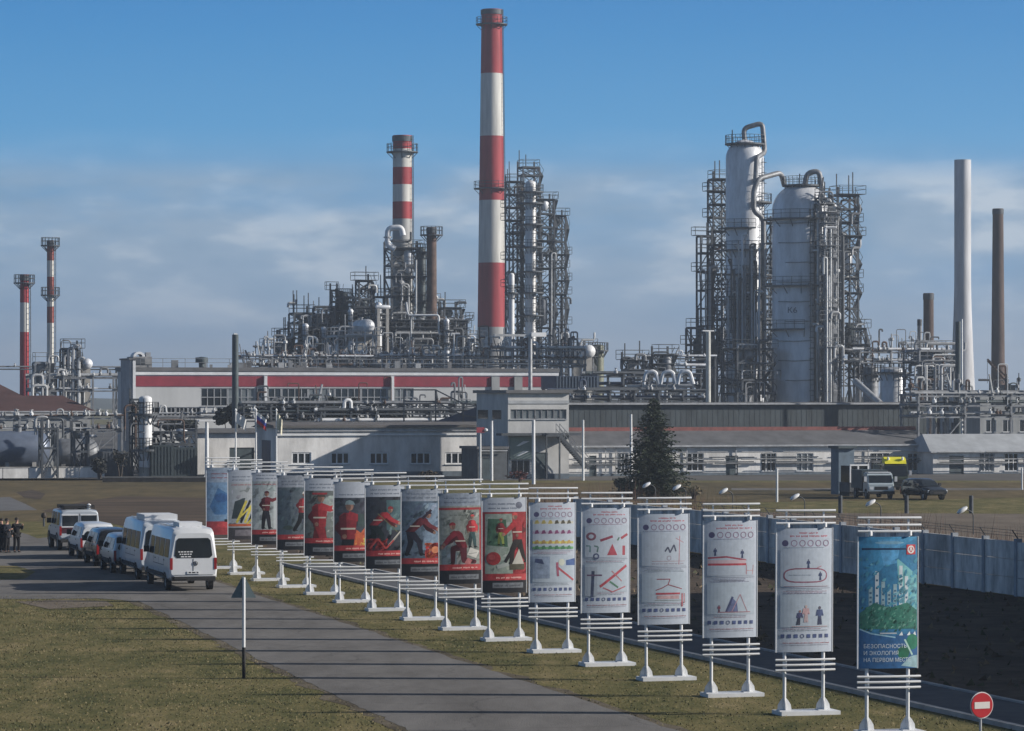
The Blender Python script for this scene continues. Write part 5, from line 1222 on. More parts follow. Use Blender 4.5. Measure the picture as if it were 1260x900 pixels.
def d12(p):
    white_base(p); p.ell(.18, .73, .1, .04, (130, 60, 80)); p.ell(.18, .73, .05, .02, PALE); p.line([(.36, .69), (.62, .73)], .05, (150, 34, 60)); p.line([(.72, .69), (.76, .72)], .03, (70, 120, 90)); p.line([(.8, .71), (.94, .75)], .05, (180, 40, 56))
    p.poly([(.5, .55), (.72, .55), (.61, .66)], (190, 40, 60)); p.line([(.86, .55), (.86, .64)], .06, (176, 40, 56)); p.line([(.08, .64), (.16, .64), (.16, .58)], .025, (90, 140, 140)); p.line([(.24, .64), (.32, .63), (.3, .58)], .03, (90, 130, 120)); p.ring(.28, .54, .05, .03, (60, 70, 110))
    p.rect(.06, .16, .3, .44, (170, 182, 196)); p.line([(.2, .15), (.22, .4)], .06, (44, 56, 90)); p.line([(.1, .36), (.4, .36)], .03, (90, 50, 90)); p.line([(.36, .25), (.92, .45)], .05, (200, 40, 56)); p.line([(.42, .24), (.62, .2), (.9, .25)], .025, (190, 80, 90)); p.line([(.56, .3), (.74, .24)], .035, (70, 130, 90)); p.line([(.6, .4), (.82, .3)], .02, (200, 110, 110))
def d13(p):
    white_base(p); p.line([(.5, .66), (.56, .7), (.6, .65), (.68, .72), (.72, .66)], .03, (60, 64, 90)); p.line([(.78, .54), (.8, .8)], .015, (190, 100, 110)); p.line([(.72, .78), (.88, .74)], .012, (190, 110, 120)); p.rect(.25, .57, .9, .574, (170, 110, 120)); p.words(.25, .88, .545, .008, (150, 120, 140), rg); p.ring(.58, .6, .04, .012, (150, 130, 150))
    p.line([(.34, .41), (.6, .41), (.56, .36), (.44, .33), (.32, .31)], .018, (150, 60, 70)); p.line([(.56, .36), (.84, .32)], .018, (150, 60, 70)); p.rect(.32, .27, .8, .287, (196, 36, 50)); p.rect(.34, .23, .78, .262, (214, 160, 160)); p.rect(.83, .16, .86, .28, (190, 70, 80)); p.rect(.88, .19, .9, .28, (190, 110, 120)); p.rect(.3, .215, .86, .22, (120, 130, 120))
def d14(p):
    white_base(p); p.poly([(.07, .69), (.4, .7), (.78, .67), (.78, .655), (.4, .685), (.07, .675)], (180, 50, 70)); p.rect(.07, .618, .78, .636, (200, 30, 44)); p.rect(.07, .637, .77, .665, (222, 180, 186)); p.fig(.2, .70, .07, NAVY, NAVY, (70, 60, 90)); p.fig(.7, .68, .075, NAVY, NAVY, (70, 60, 90))
    p.line([(.78, .62), (.78, .54)], .014, (190, 90, 100)); p.line([(.92, .62), (.9, .54)], .014, (200, 140, 140)); p.rect(.78, .57, .92, .576, (200, 140, 140)); p.words(.3, .75, .485, .008, (120, 120, 140), rg)
    p.poly([(.38, .22), (.52, .34), (.6, .3), (.62, .22)], (88, 100, 150)); p.line([(.4, .22), (.52, .35)], .04, (50, 60, 110)); p.line([(.5, .22), (.66, .37), (.8, .22)], .014, (190, 130, 140)); p.rect(.25, .215, .86, .222, (170, 90, 100)); p.fig(.27, .22, .06, (150, 60, 80), (100, 60, 80), (100, 60, 80))
def d15(p):
    white_base(p); n = 24
    p.line([(.5 + .38 * (abs(cos(a)) ** .5) * (1 if cos(a) >= 0 else -1), .62 + .055 * (abs(sin(a)) ** .8) * (1 if sin(a) >= 0 else -1)) for a in [2 * pi * k / n for k in range(n + 1)]], .022, (150, 66, 90)); p.fig(.54, .68, .07, NAVY, NAVY, (60, 56, 90)); p.fig(.76, .58, .07, NAVY, NAVY, (60, 56, 90)); p.line([(.7, .68), (.78, .695)], .014, (200, 120, 130))
    p.rect(.12, .53, .9, .533, (190, 120, 130)); p.words(.2, .6, .62, .006, (120, 140, 160), rg); p.words(.1, .9, .47, .008, (120, 124, 150), rg)
    p.fig(.36, .22, .12, (60, 60, 110), (44, 46, 70), (170, 110, 100), .15); p.fig(.75, .22, .15, (44, 64, 116), (36, 46, 84), (80, 70, 90)); p.fig(.5, .24, .14, (214, 160, 160), (206, 170, 170), (214, 180, 170)); p.rect(.25, .205, .9, .209, (206, 140, 130))
def d16(p):
    p.rect(0, 0, 1, 1, (26, 128, 176)); p.poly([(0, .6), (.3, .72), (.6, .9), (1, 1), (0, 1)], (40, 150, 200)); p.poly([(.3, .98), (.7, .98), (.62, .8), (.4, .78)], (70, 166, 220)); p.poly([(.62, .84), (1, .7), (1, .3), (.7, .3)], (110, 190, 196)); p.rect(.05, .9, .78, .915, (18, 60, 100)); p.ell(.5, .955, .25, .012, (120, 180, 210))
    for k in range(7):       # generic rows of towers over greenery
        u = .16 + k * .1; h = [.62, .74, .66, .6, .64, .78, .7][k]; w_ = .06
        p.rect(u, .4, u + w_, h, (206, 220, 226) if k in (5, 6, 1) else (150, 186, 196))
        for j in range(5): p.rect(u + .012, .43 + j * (h - .45) / 5, u + w_ - .012, .445 + j * (h - .45) / 5, (70, 112, 140))
    mottle(p, 0, .42, 1, .84, [(58, 158, 190), (84, 174, 198), (46, 142, 180)], 50, .06); mottle(p, .6, .46, 1, .72, [(92, 166, 182), (110, 176, 190), (80, 156, 180)], 30, .06); p.poly([(.02, .3), (.98, .3), (.98, .44), (.8, .5), (.5, .46), (.25, .5), (.02, .42)], (42, 124, 106))
    mottle(p, .02, .28, .98, .47, [(46, 128, 108), (36, 112, 98), (66, 146, 124), (34, 98, 90), (104, 166, 146)], 170, .035)
    p.poly([(0, .3), (.25, .26), (.6, .25), (1, .28), (1, 0), (0, 0)], (20, 100, 160)); p.line([(.02, .3), (.2, .265), (.6, .235)], .02, (150, 200, 220)); p.rect(.34, .262, .62, .272, (190, 200, 206))
    for u in (.66, .8, .9): p.poly([(u, .25), (u + .07, .25), (u + .05, .28)], (230, 240, 240))
    p.ell(.9, .2, .11, .06, (26, 130, 100)); p.ell(.74, .12, .11, .05, (20, 116, 84)); p.line([(.76, .22), (.9, .1)], .03, (180, 224, 210)); p.poly([(.7, .02), (1, .0), (1, .1), (.86, .09)], (150, 190, 200))
    p.rect(.79, .865, .95, .94, (214, 40, 48)); p.ring(.87, .902, .055, .02, (240, 236, 232)); p.line([(.845, .885), (.87, .92), (.895, .885)], .018, (240, 236, 232))
    for k, tx in enumerate(('БЕЗОПАСНОСТЬ', 'И ЭКОЛОГИЯ', 'НА ПЕРВОМ МЕСТЕ')): p.text(tx, .08, .155 - k * .052, .042, (214, 228, 238), wmax=.78)
designs = [d1, d2, d3, d4, d5, d6, d7, d8, d9, d10, d11, d12, d13, d14, d15, d16]
blabel = ['farthest board, pale blue picture over a red foot', 'board with yellow and black striped hoses', 'pale board with one maroon standing figure', 'board with red-jacketed figure in dark trousers at its right',
          'board with large red figure stretching out an arm', 'board with helmeted worker beside an orange fire', 'dark board with red worker and slanting pole', 'blue-grey board with leaning dark worker above red heap',
          'beige board with a kneeling and a standing red worker', 'red-edged board with collage of worker, triangle and red ball', 'white board with yellow, purple and green pipe rows', 'white board with red triangle and long red slanting bar',
          'white board with fine scaffold sketch over a red beam drawing', 'white board with two figures on a red beam', 'white board with outlined oval tank and figures', 'nearest board, blue and green with towers and red emblem']
STANDM = M('white_stand_paint', (.70, .71, .72), .45, 0, .12, 2)
BACKM = M('board_back', (.45, .46, .48), .5, .2, .15)
def make_frame():
    fr = {}
    t = thing('information_board', 'x', 'information board')
    for x in (-.52, .52):
        part('post', STANDM, t, ('lathe', x, .0, [(.045, 0), (.045, BZ1 + .12), (.02, BZ1 + .16)], 10))
        b = MB()
        b.box(x - .17, x + .17, -.13, .13, .102, .118)
        for q in range(3):
            for dx, dy in ((1, 0), (-1, 0), (0, 1), (0, -1)):
                pass
        for dx, dy in ((1, 0), (-1, 0)):
            b.add([(x + dx * .045, -.012, .119), (x + dx * .19, -.012, .119), (x + dx * .17, -.012, .25), (x + dx * .10, -.012, .36), (x + dx * .045, -.012, .42),
                   (x + dx * .045, .012, .119), (x + dx * .19, .012, .119), (x + dx * .17, .012, .25), (x + dx * .10, .012, .36), (x + dx * .045, .012, .42)],
                  [(0, 1, 2, 3, 4), (9, 8, 7, 6, 5), (0, 5, 6, 1), (1, 6, 7, 2), (2, 7, 8, 3), (3, 8, 9, 4), (4, 9, 5, 0)])
        for dy in (1, -1):
            b.add([(x - .012, dy * .045, .119), (x - .012, dy * .12, .119), (x - .012, dy * .09, .3), (x - .012, dy * .045, .40), (x + .012, dy * .045, .119), (x + .012, dy * .12, .119), (x + .012, dy * .09, .3), (x + .012, dy * .045, .40)],
                  [(0, 1, 2, 3), (7, 6, 5, 4), (0, 4, 5, 1), (1, 5, 6, 2), (2, 6, 7, 3), (3, 7, 4, 0)])
        b.build('foot', STANDM, t)
    part('base_plate', STANDM, t, ('box', -.72, .86, -.34, .34, 0, .10))
    for z in (5.12, 4.95, 4.80, 1.38, 1.25, 1.12):
        b = MB(); pts = [(-.80 + 1.6 * k / 8, -.10 - .05 * (1 - ((k - 4) / 4) ** 2), z) for k in range(9)]
        b.tube(pts, .028, 8); b.build('rail', STANDM, t)
    for x in (-.50, .50):
        part('rail_bracket', STANDM, t, ('beam', (x, -.05, 4.79), (x, -.05, 5.13), .04)); part('rail_bracket', STANDM, t, ('beam', (x, -.05, 1.1), (x, -.05, 1.4), .04))
        b = MB(); b.lathe(x, -.12, [(.02, BZ1 + .02), (.06, BZ1 + .03), (.06, BZ1 + .13), (.03, BZ1 + .15)], 10); b.build('lamp', WHITE, t)
    b = MB(); n = NST
    fr_ = [panel_pt(k / n, 0, 0)[:2] for k in range(n + 1)]
    vs = [(x, y, z) for z in (BZ0, BZ1) for x, y in fr_] + [(x, y + .03, z) for z in (BZ0, BZ1) for x, y in fr_]; m = n + 1
    fs = []
    for k in range(n):
        fs += [(k, k + 1, m + k + 1, m + k), (2 * m + k, 3 * m + k, 3 * m + k + 1, 2 * m + k + 1), (k, 2 * m + k, 2 * m + k + 1, k + 1), (m + k, m + k + 1, 3 * m + k + 1, 3 * m + k)]
    fs += [(0, m, 3 * m, 2 * m), (n, 2 * m + n, 3 * m + n, m + n)]
    b.add(vs, fs); pn = b.build('panel', BACKM, t)
    b = MB()
    for u in (0, n): x, y = fr_[u]; b.box(x - .02 if u == 0 else x - .002, x + .002 if u == 0 else x + .02, y - .014, y + .04, BZ0 - .01, BZ1 + .01)
    b.build('edge_trim', STANDM, pn)
    return t
proto = make_frame()
for i in range(16):
    t = proto if i == 0 else copy_tree(proto)
    f = i / 15; x = -13.4 + 22.25 * f - .22 * sin(pi * f); y = 150.4 - 73.7 * f
    t.location = (x, y, 0); t.rotation_euler = (rg.uniform(-.010, .010), rg.uniform(-.008, .008), R(16.5) + rg.uniform(-.02, .02))
    t['label'] = blabel[i]; t['group'] = 'information boards along the road'
for t in [o for o in list(bpy.data.objects) if o.name.startswith('information_board') and o.parent is None]:
    i = blabel.index(t['label']); p = Print(); p.soft = .2 if 10 <= i <= 14 else 0.0; designs[i](p)
    pn = [c for c in t.children if c.name.startswith('panel')][0]
    p.b.build('poster', p.m, pn)

LAMPW = M('bright_lamp_white', (.85, .86, .86), .35, 0, .05)
# ================================================================ perimeter wall behind the footpath, with lamps
wt0, wt1 = 88, 176
t = thing('perimeter_wall', 'long weathered grey-blue concrete panel wall behind the dark soil', 'wall', (*CT(56.8, wt0), 0), atan2(.957, -.29))
Lw = wt1 - wt0; b = MB(); k = 0; n = int(Lw / 3)
for k in range(n):
    x = k * 3.0; dz = .05 * mnoise.noise(Vector((k * 1.7, 0, 0)))
    for j in range(3): b.box(x + .12, x + 2.98, -.07 - .012 * (j % 2), .07, .04 + j * .72 + dz, .04 + j * .72 + .70 + dz)
b.build('panel', FENCEC, t)
b = MB()
for k in range(n + 1): b.box(k * 3.0 - .1, k * 3.0 + .10, -.13, .13, 0, 2.3)
b.build('post', M('fence_post_concrete', (.33, .36, .40), .85, 0, .25), t)
b = MB()
for k in range(n + 1): b.beam((k * 3.0, 0, 2.3), (k * 3.0, .25, 2.65), .035)
for z, y in ((2.4, .07), (2.52, .16), (2.64, .24)): b.beam((0, y, z), (n * 3.0, y, z), .014)
b.build('barbed_wire', DARK, t)
for k, Yt in enumerate((133.4, 142.5, 151, 160, 166.5, 171)):
    xw = (56.8 - .29 * Yt) / .957
    l_ = ['rightmost white lamp on the perimeter wall, right of the nearest board', 'white wall lamp just above the nearest board', 'white wall lamp above the second nearest board', 'white wall lamp above the board with the red beam', 'white wall lamp right of the fir tree foot', 'leftmost white wall lamp before the fir tree'][k]
    lt = thing('wall_lamp', l_, 'lamp', (xw, Yt, 2.3), atan2(.957, -.29), 'lamps along the perimeter wall')
    part('bracket', DARK, lt, ('tube', bend([(0, 0, 0), (0, 0, .9), (.0, .35, 1.05)], .2), .024, 8))
    b = MB(); b.lathe(0, 0, [(.02, -.32), (.11, -.26), (.16, -.05), (.13, .2), (.03, .3)], 14); b.v = [(v[0] * .7, v[2] * .75 + .5, v[1] * .7 + 1.0 - v[2] * .35) for v in b.v]; b.build('lamp_head', LAMPW, lt)
# dry weeds standing along the wall (uncountable)
b = MB(); r2 = random.Random(4)
for k in range(9000):
    tt = r2.uniform(wt0, 190); cc = 57.6 + abs(r2.gauss(0, 1.6)); x, y = CT(cc, tt); h = r2.uniform(.8, 3.1) * (.6 + .7 * max(0, mnoise.noise(Vector((tt * .25, 0, 2))) + .45)); a = r2.uniform(0, pi); w = r2.uniform(.015, .035)
    dx, dy = r2.uniform(-.25, .25) * h, r2.uniform(-.25, .25) * h
    b.add([(x - w * cos(a), y - w * sin(a), 0), (x + w * cos(a), y + w * sin(a), 0), (x + dx, y + dy, h)], [(0, 1, 2)])
tag(b.build('dry_weeds', M('dry_stalks', (.15, .09, .07), .9, 0, .4)), 'dry reddish weeds standing along the back of the perimeter wall', 'weeds', kind='stuff')
# unseen building, added beyond the right frame edge to shade the soil field
t = thing('shade_block', 'unseen grey building added to shade the soil field', 'shade_block', (*CT(60, 30), 0), atan2(.957, -.29))
hs = [(6 + k * 10, 9 + k * 10, 3, 5.5) for k in range(8)]
b = MB(); wall_holes(b, 84, 11.0, hs); b.v = [(x, y, z) for x, y, z in b.v]
b.v = [(84 - x, -y, z) for x, y, z in b.v]
b.add([(0, 0, 0), (0, -14, 0), (84, -14, 0), (84, 0, 0), (0, 0, 11), (0, -14, 11), (84, -14, 11), (84, 0, 11)], [(0, 1, 5, 4), (1, 2, 6, 5), (2, 3, 7, 6), (4, 5, 6, 7)])
b.build('wall', WALLG, t)
for k, h in enumerate(hs): part('window', GLASS, t, ('box', 84 - h[1] + .01, 84 - h[0] - .01, -.14, -.1, h[2] + .01, h[3] - .01))
part('roof', ROOFG, t, ('box', -.4, 84.4, -14.4, .4, 11.01, 11.35))

# ================================================================ road signs
p0 = Gd(300, 835); t = thing('warning_sign', 'triangular road sign seen from behind on black-and-white post', 'road sign', p0, R(14))
m_ = F / p0.y; Hs = (835 - 716) / m_
part('post', STANDM, t, ('lathe', 0, 0, [(.045, .88), (.045, Hs + .12)], 10)); part('post_foot', BLACK, t, ('lathe', 0, 0, [(.05, 0), (.05, .879)], 10))
b = MB(); tw = .36; zt = Hs + .15; zb = Hs - .46
b.add([(-tw, -.06, zb), (tw, -.06, zb), (.03, -.06, zt), (-.03, -.06, zt), (-tw, -.045, zb), (tw, -.045, zb), (.03, -.045, zt), (-.03, -.045, zt)], [(0, 1, 2, 3), (7, 6, 5, 4), (0, 4, 5, 1), (1, 5, 6, 2), (2, 6, 7, 3), (3, 7, 4, 0)])
b.v = [(x, y + .115, z) for x, y, z in b.v]; pl = b.build('sign_plate', M('sign_back', (.13, .17, .18), .5, .3, .15), t)
part('clamp', GALV, t, ('box', -.06, .06, -.02, .052, Hs - .3, Hs - .24))
d_ = 65.0; s_ = F / d_; t = thing('no_entry_sign', 'round red no entry sign with white bar on grey post', 'road sign', ((1208 - 630) / s_, d_, 0), R(24)); zc = zz(868, d_); r_ = 16.5 / s_
part('post', GALV, t, ('lathe', 0, .05, [(.028, 0), (.028, zc + .1)], 10))
def disc(r, y, m, name, par, seg=32, bar=None):
    b = MB(); b.add([(r * cos(2 * pi * k / seg), y, zc + r * sin(2 * pi * k / seg)) for k in range(seg)], [tuple(range(seg))]); b.add([(r * cos(2 * pi * k / seg), y + .012, zc + r * sin(2 * pi * k / seg)) for k in range(seg)], [tuple(range(seg))[::-1]])
    for k in range(seg):
        a, c = 2 * pi * k / seg, 2 * pi * (k + 1) / seg; b.add([(r * cos(a), y, zc + r * sin(a)), (r * cos(c), y, zc + r * sin(c)), (r * cos(c), y + .012, zc + r * sin(c)), (r * cos(a), y + .012, zc + r * sin(a))], [(0, 1, 2, 3)])
    return b.build(name, m, par)
pl = disc(r_, 0, M('sign_white', (.62, .60, .60), .45, 0, .1), 'sign_plate', t)
disc(r_ * .92, -.0145, M('sign_red', (.42, .012, .02), .4, 0, .12), 'red_face', pl); part('white_bar', M('sign_bar', (.66, .62, .58), .45, 0, .12), pl, ('box', -r_ * .66, r_ * .66, -.020, -.0155, zc - r_ * .25, zc + r_ * .25))

# ================================================================ vehicles
def paint(name, col, rough=.28, metal=.0): 
    m = M(name, col, rough, metal, .08, .8)
    try: m.node_tree.nodes['Principled BSDF'].inputs['Coat Weight'].default_value = .4
    except Exception: pass
    return m
VEH = {   # stations: y, z bottom, z belt, z top, half width low, half width roof   (y = 0 rear)
 'van': dict(W=2.0, H=2.62, st=[(0, .62, 1.35, 2.38, .93, .72), (.07, .48, 1.35, 2.55, .99, .82), (.4, .42, 1.35, 2.62, 1.0, .85), (4.9, .42, 1.35, 2.62, 1.0, .85), (5.35, .42, 1.3, 2.45, 1.0, .82), (5.95, .42, 1.25, 1.72, .99, .85), (6.15, .42, 1.1, 1.4, .98, .9), (6.8, .45, .95, 1.12, .94, .84), (6.95, .5, .8, .95, .86, .76)], wh=(1.15, 5.6), wr=.34,
    side=[(.35, 1.35), (1.5, 2.6), (2.75, 3.85), (4.05, 5.1)], zw=(1.38, 2.12)),
 'minivan': dict(W=1.85, H=1.78, st=[(0, .6, 1.02, 1.58, .84, .66), (.08, .4, 1.02, 1.70, .90, .70), (.45, .36, 1.02, 1.78, .92, .72), (2.9, .36, 1.0, 1.76, .92, .72), (3.3, .36, .98, 1.62, .92, .7), (3.75, .36, .98, 1.3, .91, .74), (4.3, .4, .85, 1.0, .88, .76), (4.65, .48, .72, .84, .78, .66)], wh=(.85, 3.75), wr=.33,
    side=[(.3, 1.2), (1.3, 2.2), (2.3, 3.1)], zw=(1.08, 1.58)),
 'estate': dict(W=1.8, H=1.62, st=[(0, .55, .95, 1.25, .82, .68), (.15, .36, .95, 1.48, .88, .66), (.6, .32, .95, 1.6, .9, .66), (2.2, .32, .93, 1.62, .9, .66), (2.75, .32, .92, 1.5, .9, .66), (3.35, .32, .92, 1.04, .9, .72), (4.2, .36, .8, .9, .86, .74), (4.5, .45, .68, .78, .76, .62)], wh=(.8, 3.6), wr=.34,
    side=[(.45, 1.1), (1.2, 2.0), (2.1, 2.85)], zw=(1.0, 1.46)),
 'boxy': dict(W=2.1, H=2.1, st=[(0, .62, 1.25, 2.02, 1.0, .90), (.06, .5, 1.25, 2.08, 1.04, .94), (.3, .48, 1.25, 2.12, 1.05, .95), (3.2, .48, 1.25, 2.12, 1.05, .95), (3.5, .48, 1.22, 1.95, 1.05, .92), (3.75, .5, 1.15, 1.35, 1.04, .94), (4.8, .55, 1.05, 1.2, 1.0, .92), (4.95, .6, .95, 1.08, .94, .86)], wh=(.95, 4.1), wr=.42,
    side=[(.25, 1.2), (1.35, 2.2), (2.35, 3.15)], zw=(1.32, 1.98)),
}
def vehicle(kind, label, px, py, rz, col, name, cat, group=None, at=None, rear='wide', lights=True):
    v = VEH[kind]; st = v['st']; loc = at if at else Gd(px, py)
    t = thing(name, label, cat, loc, rz, group)
    def sec(s):
        y, zb, zl, zt, wb, wt = s; zl = min(zl, zt - .06)
        k = min(.14, (zt - zl) * .4)
        half = [(wb * .84, zb), (wb * .97, zb + .10), (wb, (zb + zl) * .5), (wb * .985, zl), (wt + (wb * .985 - wt) * k / max(.01, zt - zl) * 1.1, zt - k), (wt - k * .35, zt - k * .35), (wt * .62, zt)]
        return [(x, y, z) for x, z in half] + [(-x, y, z) for x, z in half[::-1]]
    b = MB(); secs = [sec(s) for s in st]; n = len(secs[0]); vs = [p for q in secs for p in q]
    b.add(vs, [(i * n + k, (i + 1) * n + k, (i + 1) * n + (k + 1) % n, i * n + (k + 1) % n) for i in range(len(st) - 1) for k in range(n)], 0, True)
    b.add(secs[0], [tuple(range(n))], 0); b.add(secs[-1], [tuple(range(n))[::-1]], 0)
    b.build('body', col, t, 32)
    def interp(y):
        for a, c in zip(st, st[1:]):
            if a[0] <= y <= c[0]:
                f = (y - a[0]) / (c[0] - a[0]); return [p + (q - p) * f for p, q in zip(a, c)]
        return list(st[-1])
    def sx(y, z):
        _, zb, zl, zt, wb, wt = interp(y); k = min(.14, (zt - zl) * .4)
        top = wt + (wb * .985 - wt) * k / max(.01, zt - zl) * 1.1
        return wb * .985 + (top - wb * .985) * min(1, max(0, (z - zl) / max(.01, (zt - k - zl))))
    z0, z1 = v['zw']
    for sd in (-1, 1):
        for ya, yb in v['side']:
            zt_ = min(z1, interp(yb)[3] - .16)
            b = MB(); pts = [(ya, z0), (yb, z0), (yb - (.12 if zt_ < z1 else 0), zt_), (ya, z1)]
            o = [(sd * (sx(y, z) + .012), y, z) for y, z in pts]; i_ = [(sd * (sx(y, z) - .02), y, z) for y, z in pts]
            b.add(o + i_, [(0, 1, 2, 3), (0, 4, 5, 1), (1, 5, 6, 2), (2, 6, 7, 3), (3, 7, 4, 0)]); b.build('window', GLASS, t)
        b = MB()
        for y in (1.3, 3.5):
            if y < st[-3][0]: b.box(sd * (sx(y, .9) + .002) - .02, sd * (sx(y, .9) + .002) + .02, y, y + .16, z0 - .16, z0 - .12)
        b.build('door_handle', BLACK, t)
        yb = v['side'][-1][1] + .05; xm = sd * (sx(yb, z0) + .12)
        part('mirror', BLACK, t, ('box', xm - .11, xm + .11, yb, yb + .12, z0 + .02, z0 + .28))
        b = MB(); b.box(sd * (v['W'] / 2 * .995) - .012, sd * (v['W'] / 2 * .995) + .012, v['wh'][0] + .5, v['wh'][1] - .5, st[2][1] + .12, st[2][1] + .28); b.build('sill_strip', BLACK, t)
        for y in v['wh']:
            b = MB(); r = v['wr']; x = sd * (v['W'] / 2 - .13)
            b.arc(0, 0, r * .62, r, -.11, .11, 0, 2 * pi, 20); b.v = [(x + q[2], y + q[0], r + q[1]) for q in b.v]; w_ = b.build('wheel', BLACK, t)
            b = MB(); b.lathe(0, 0, [(r * .6, -.085), (r * .6, .085), (r * .2, .10 if sd > 0 else .06)], 14); b.v = [(x + q[2], y + q[0], r + q[1]) for q in b.v]; b.build('rim', GALV, w_)
            b = MB(); b.arc(0, 0, r * 1.0, r * 1.22, -.012, .012, 0, pi, 14); b.v = [(sd * (v['W'] / 2 + .003) + q[2], y + q[0], r + q[1]) for q in b.v]; b.build('wheel_arch', BLACK, t)
        # lights
        wbk = st[0][4]
        z_ = st[0][2]
        lt_ = part('tail_light', M('tail_light_red', (.30, .015, .015), .3), t, ('box', sd * (wbk - .02) - .055, sd * (wbk - .02) + .055, -.02, .06, z_ - .45, z_ + .02))
        s2 = st[-2]; xf = s2[4] - .2
        part('headlight', M('headlight_glass', (.75, .77, .78), .1), t, ('box', sd * xf - .17, sd * xf + .17, s2[0] - .05, s2[0] + .19, s2[2] - .22, s2[2] - .02))
    # rear glass, bumper, plate
    W0 = st[0]
    zr0, zr1 = (W0[2] + .02, W0[3] - .20); xr0, xr1 = W0[4] * .84, W0[5] * .98
    if rear == 'wide':
        b = MB(); c_ = .1; pts = [(-xr0 + c_, zr0), (xr0 - c_, zr0), (xr0, zr0 + c_), (xr1, zr1 - c_), (xr1 - c_, zr1), (-xr1 + c_, zr1), (-xr1, zr1 - c_), (-xr0, zr0 + c_)]
        b.add([(x, -.014, z) for x, z in pts] + [(x, .01, z) for x, z in pts], [tuple(range(8))] + [(i, i + 8, (i + 1) % 8 + 8, (i + 1) % 8) for i in range(8)]); rw = b.build('rear_window', GLASS, t)
    else:
        for q in (-1, 1):
            b = MB(); b.box(min(q * .08, q * xr1), max(q * .08, q * xr1), -.014, .01, zr0, zr1); rw = b.build('rear_window', GLASS, t)
            b = MB(); a0, a1 = sorted((q * .04, q * (xr1 + .05)))
            b.box(a0, a1, -.022, -.001, zr0 - .06, zr0 - .002); b.box(a0, a1, -.022, -.001, zr1 + .002, zr1 + .06)
            b.build('window_frame', WHITE, rw)
    zt_r = W0[3] - .08
    b = MB(); b.box(-.004, .004, -.016, -.003, W0[1] + .22, zr0 - .03 if rear == 'wide' else zt_r); b.box(-W0[4] * .86, W0[4] * .86, -.015, -.003, W0[1] + .05, W0[1] + .062)
    b.build('door_seam', BLACK, t)
    if kind != 'van': part('rear_handle', BLACK, t, ('box', -.16, .16, -.03, -.003, W0[1] + .25, W0[1] + .29))
    if kind == 'van':
        for sd in (-1, 1):
            b = MB(); xx = v['W'] / 2
            for y in (1.45, 2.7, 4.0, 5.2): b.box(sd * (xx - .012) - .008, sd * (xx - .012) + .008, y, y + .014, .55, 1.3)
            b.box(sd * xx - .01, sd * xx + .01, 1.4, 4.0, 1.02, 1.05); b.build('side_seam', STEEL, t)
        b = MB()
        for k in range(-2, 3): b.box(k * .3 - .03, k * .3 + .03, .5, 4.7, v['H'] - .002, v['H'] + .02)
        b.build('roof_rib', col, t)
    part('rear_bumper', BLACK, t, ('box', -W0[4] * .97, W0[4] * .97, -.10, .05, W0[1] - .18, W0[1] - .003))
    pl = part('number_plate', WHITE, t, ('box', -.26, .26, -.028, -.016, W0[1] + .10, W0[1] + .21)); part('plate_digits', BLACK, pl, ('box', -.2, -.1, -.031, -.0285, W0[1] + .13, W0[1] + .18), ('box', -.06, .08, -.031, -.0285, W0[1] + .13, W0[1] + .18), ('box', .13, .2, -.031, -.0285, W0[1] + .13, W0[1] + .18))
    # windscreen
    ia = [i for i, s in enumerate(st) if s[3] > v['H'] - .25][-1]; a, c = st[ia], st[ia + 1]
    if c[3] > a[3] - .2 and ia + 2 < len(st): a, c = st[ia], st[ia + 2]
    za, zc_ = a[3] - .05, c[3] + .03
    b = MB(); b.add([(-a[5] * .86, a[0] + .12, za), (a[5] * .86, a[0] + .12, za), (c[5] * .94, c[0] + .06, zc_), (-c[5] * .94, c[0] + .06, zc_), (-a[5] * .86, a[0] - .1, za - .1), (a[5] * .86, a[0] - .1, za - .1), (c[5] * .94, c[0] - .25, zc_ - .1), (-c[5] * .94, c[0] - .25, zc_ - .1)],
                     [(0, 3, 2, 1), (4, 5, 6, 7), (0, 1, 5, 4), (1, 2, 6, 5), (2, 3, 7, 6), (3, 0, 4, 7)]); b.build('windscreen', GLASS, t)
    part('grille', BLACK, t, ('box', -st[-1][4] * .6, st[-1][4] * .6, st[-1][0] - .02, st[-1][0] + .02, st[-1][1] + .05, st[-1][2] - .02))
    return t
RZV = R(15.5)
WHITEC, SILV, BLACKC = paint('white_car_paint', (.70, .72, .74)), paint('silver_car_paint', (.42, .45, .48), .3, .5), paint('black_car_paint', (.02, .022, .027), .2)
v1 = vehicle('van', 'nearest white minibus with dark tinted rear window', 238, 728, RZV, WHITEC, 'minibus', 'minibus', 'vehicles parked along the road')
ac = part('roof_unit', WHITE, v1, ('box', -.5, .45, .5, 2.0, 2.60, 2.80)); part('roof_hatch', WHITE, v1, ('box', -.3, .3, 2.6, 3.2, 2.60, 2.70))
rw = [c for c in v1.children if c.name.startswith('rear_window')][0]
b = MB(); r3 = random.Random(3)
for k in range(3):
    u = -.62 + .05 * k
    while u < -.08: w_ = r3.uniform(.05, .14); b.box(u, u + w_, -.019, -.0145, 1.60 - k * .10, 1.645 - k * .10); u += w_ + .03
b.build('sticker', WHITE, rw)
b = MB(); b.arc(0, 0, .075, .095, -.008, .008, 0, 2 * pi, 18)
for k in range(3): a = pi / 2 + 2 * pi * k / 3; b.beam((0, 0, 0), (.08 * cos(a), .08 * sin(a), 0), .022, .014)
b.v = [(x + .08, -.02 + z, y + 1.14) for x, y, z in b.v]; b.build('emblem', BLACK, v1)
part('step', BLACK, v1, ('box', -.8, -.28, -.13, -.101, .50, .60))
